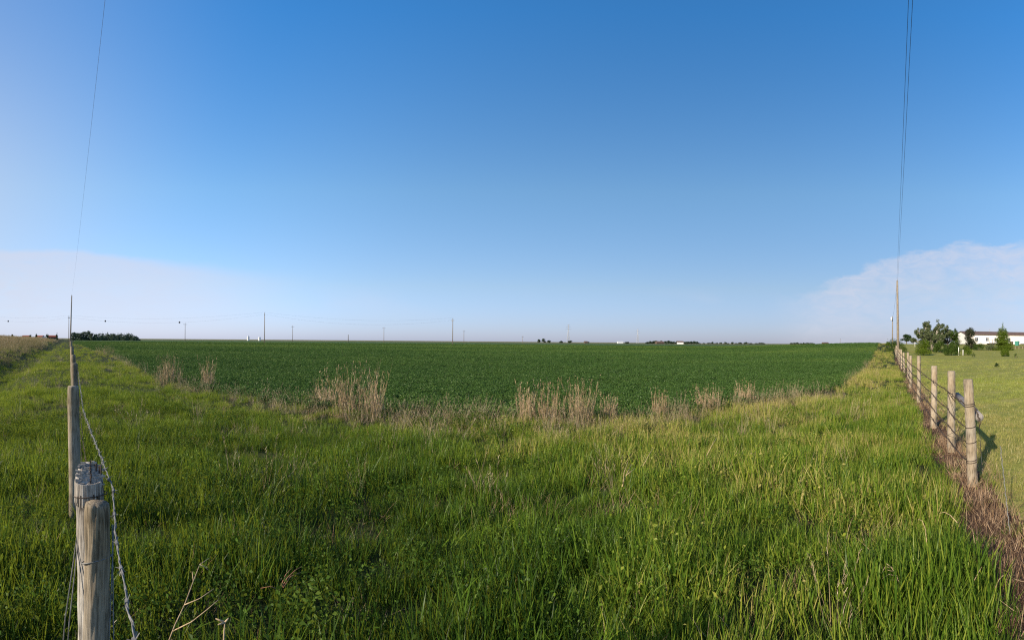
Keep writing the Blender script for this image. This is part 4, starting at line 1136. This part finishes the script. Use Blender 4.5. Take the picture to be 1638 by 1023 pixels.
dr = MB(); dr.box((-l + 15.3, -d - .035, 1.35), (1.0, .03, 2.0)); do = dr.build('door', M['bin'], house)
hd = MB(); hd.tube([(-l + 15.7, -d - .06, 1.3), (-l + 15.7, -d - .12, 1.3)], .03, 6); hd.build('handle', M['steelfar'], do)
# deck with posts and rail along the front
dk = MB(); dk.box((-l + 8.8, -d - 1.0, .50), (6.0, 1.7, .12)); deck = dk.build('deck', M['darkwood'], house)
for k in range(9):
    pm = MB(); pm.box((-l + 5.85 + k * .74, -d - 1.8, .55 + .2), (.09, .09, 1.2)); pm.build('baluster', M['darkwood'], deck)
rm = MB(); rm.box((-l + 8.8, -d - 1.8, 1.39), (6.1, .12, .07)); rm.build('rail', M['darkwood'], deck)
dk2 = MB(); dk2.box((-l + 18.2, -d - 1.3, .55), (5.0, 2.2, .12)); deck2 = dk2.build('deck', M['white'], house)
for k in range(8):
    pm = MB(); pm.box((-l + 15.8 + k * .69, -d - 2.35, .8), (.08, .08, 1.4)); pm.build('baluster', M['white'], deck2)
rm = MB(); rm.box((-l + 18.2, -d - 2.35, 1.53), (5.0, .1, .06)); rm.build('rail', M['white'], deck2)
# things in front of the deck
b = at(1626, 128)
def garden(name, cat, label, px, R, sz, mat, lid=True):
    b = at(px, R); root = empty(name, b, .4); tag(root, label, cat)
    m_ = MB(); x_, y_, z_ = sz
    m_.add([(-x_ * .42, -y_ * .42, 0), (x_ * .42, -y_ * .42, 0), (x_ * .42, y_ * .42, 0), (-x_ * .42, y_ * .42, 0), (-x_ / 2, -y_ / 2, z_), (x_ / 2, -y_ / 2, z_), (x_ / 2, y_ / 2, z_), (-x_ / 2, y_ / 2, z_)], [(0, 1, 5, 4), (1, 2, 6, 5), (2, 3, 7, 6), (3, 0, 4, 7), (0, 3, 2, 1), (4, 5, 6, 7)])
    m_.build('body', M[mat], root)
    m_ = MB(); m_.box((0, 0, z_ + .03), (x_ * 1.06, y_ * 1.06, .06)); m_.build('lid', M[mat], root)
garden('storage_bin', 'bin', 'teal green bin standing in front of the right end of the house', 1627, 122, (1.3, .9, 1.0), 'plastic')
garden('storage_bin', 'bin', 'small dark bin left of the teal one by the house', 1618, 122, (.9, .7, .9), 'darkwood')
# low plank fence far right
lf = empty('fence', at(1630, 95)); tag(lf, 'low dark plank edging running right from the conifer before the house', 'fence'); l0 = lf.location.copy()
for k in range(9):
    a_ = at(1612 + k * 6, 95 + k * .4); b_ = at(1612 + (k + 1) * 6, 95 + (k + 1) * .4)
    m_ = MB(); m_.box(a_ - l0 + Vector((0, 0, .2)), (.1, .1, .5), .4); m_.build('post', M['post'], lf)
    for z in (.22, .38):
        m_ = MB(); m_.tube([a_ - l0 + Vector((0, 0, z)), b_ - l0 + Vector((0, 0, z))], .04, 4); m_.build('rail', M['darkwood'], lf)
# far-off buildings
building(42, 335, 4.5, 3, 1.2, .7, .5, 'tiny red-roofed building at the left of the far group', 'red-roofed buildings far left', 'darkwood', 'redroof', z=1.3)
building(64, 335, 5, 3, 1.2, .7, .3, 'tiny pale building with a red roof in the middle of the far group', 'red-roofed buildings far left', 'white', 'redroof', z=1.3)
building(84, 335, 5.5, 3, 1.2, .8, .6, 'tiny red-roofed building nearest the left pole', 'red-roofed buildings far left', 'darkwood', 'redroof', z=1.3)
building(992, 850, 9, 5, 2.2, 1.2, .1, 'small white building on the horizon right of the lattice tower', None, 'bin', 'bin')
building(937, 850, 5, 4, 1.8, 1.4, .3, 'small dark-roofed shed on the horizon between the tower and the white building', None, 'darkwood', 'roof')
building(1055, 780, 12, 6, 2.2, 1.8, .2, 'dark low barn at the left of the horizon grove', None, 'darkwood', 'roof')
building(1088, 780, 9, 6, 2.6, 1.8, -.2, 'dark barn with white gable at the right of the horizon grove', None, 'white', 'roof')
building(1320, 800, 10, 5, 1.6, 1.2, .1, 'flat dark shed on the horizon near the right end of the field', None, 'darkwood', 'roof')
for px, row, lab_ in ((397, 536.5, 'shiny white grain bin with pointed cap left of the tall dark far pole'), (415, 538, 'smaller white grain bin beside the tall dark far pole')):
    R = 700; b = at(px, R); h = row_z(px, row, R) - b.z; root = empty('grain_bin', b); tag(root, lab_, 'grain bin', 'grain bins on the left horizon')
    m_ = MB(); m_.tube([(0, 0, -.2), (0, 0, h * .7)], [1.7, 1.7], 20); m_.build('body', M['bin'], root)
    m_ = MB(); m_.tube([(0, 0, h * .7 + .01), (0, 0, h)], [1.85, .3], 20); m_.build('roof', M['bin'], root)

# ------------------------------------------------------------------ loose dry twigs in the foreground
def twig(rows, R0, label, r=.004, name='dry_branch', cat='dry branch', grp=None, mat='dry'):
    """rows: list of polylines given as (px,row,R)"""
    o0 = Vector(P2(*rows[0][0])); mb = MB()
    for pl in rows:
        P = [P2(*q) - o0 for q in pl]; n = len(P)
        mb.tube(P, [r * (1 - .6 * k / (n - 1)) for k in range(n)], 5)
    o = mb.build(name, M[mat + '_solid'], None, True); o.location = o0; tag(o, label, cat, grp)
M['dry_solid'] = plain('dry_stem', (0.42, 0.31, 0.19), .8, .3, 30)
M['red_solid'] = plain('reddish_stem', (0.30, 0.14, 0.08), .8, .3, 30)
twig([[(268, 1040, 2.45), (283, 1000, 2.45), (298, 968, 2.5), (312, 930, 2.55), (322, 903, 2.6), (337, 893, 2.65)],
      [(298, 968, 2.5), (322, 958, 2.5), (345, 942, 2.5)], [(280, 1010, 2.45), (310, 995, 2.42), (335, 975, 2.4), (352, 960, 2.4)], [(322, 903, 2.6), (330, 907, 2.6), (336, 912, 2.6)], [(312, 930, 2.55), (310, 915, 2.6)]], 0,
     'forked pale dry branch rising from the grass right of the nearest left post', .0032)
twig([[(361, 1040, 2.3), (362, 1010, 2.35), (363, 996, 2.35)], [(363, 996, 2.35), (348, 990, 2.35)], [(363, 996, 2.35), (352, 1000, 2.33)], [(363, 996, 2.35), (369, 989, 2.35)]], 0, 'short pale twisted twig at the bottom edge right of the forked branch', .006)
twig([[(455, 938, 3.1), (462, 925, 3.15), (475, 912, 3.2), (486, 906, 3.2)], [(456, 940, 3.1), (468, 922, 3.15), (488, 914, 3.2)], [(453, 936, 3.1), (460, 919, 3.15), (470, 908, 3.2)], [(450, 944, 3.1), (436, 938, 3.1), (420, 941, 3.1)]], 0, 'reddish dry stalk bundle bent over in the grass left of centre', .003, mat='red')
twig([[(996, 780, 5.6), (1003, 760, 5.7), (1012, 742, 5.8)], [(998, 778, 5.6), (1000, 755, 5.7), (1006, 738, 5.75)], [(1003, 760, 5.7), (1018, 748, 5.8)]], 0, 'sheaf of straight straw-coloured stalks in the grass right of centre', .0045)
twig([[(1030, 745, 6.2), (1038, 730, 6.3), (1046, 716, 6.4)]], 0, 'single straight straw stalk leaning right just beside the sheaf of stalks', .0045)
twig([[(1132, 728, 6.6), (1140, 712, 6.7), (1148, 699, 6.8)]], 0, 'single leaning straw stalk in the grass farther right', .005)
twig([[(1443, 938, 3.3), (1437, 920, 3.35), (1428, 906, 3.35), (1418, 905, 3.35), (1413, 915, 3.3)], [(1437, 920, 3.35), (1424, 917, 3.3), (1414, 924, 3.3)], [(1434, 913, 3.35), (1421, 910, 3.3)], [(1439, 926, 3.3), (1427, 926, 3.3)], [(1430, 907, 3.35), (1420, 900, 3.35)]], 0, 'drooping dry seed head low in the grass near the right corner', .003)
twig([[(1533, 835, 4.0), (1522, 823, 4.1), (1512, 818, 4.1), (1504, 820, 4.1)], [(1522, 823, 4.1), (1527, 830, 4.1)]], 0, 'arched dry grass stem beside the bare strip', .003)
twig([[(1484, 866, 3.8), (1482, 845, 3.9), (1477, 832, 3.9), (1470, 829, 3.9)]], 0, 'thin nodding dry stem left of the arched one', .003)
twig([[(1556, 935, 3.4), (1565, 918, 3.4), (1572, 905, 3.4)]], 0, 'pale broken straw leaning in the grass near the lower right corner', .003)
twig([[(1594, 938, 3.3), (1600, 925, 3.3), (1607, 918, 3.3)]], 0, 'short pale broken straw lying over the bare strip in the lower right corner', .003)
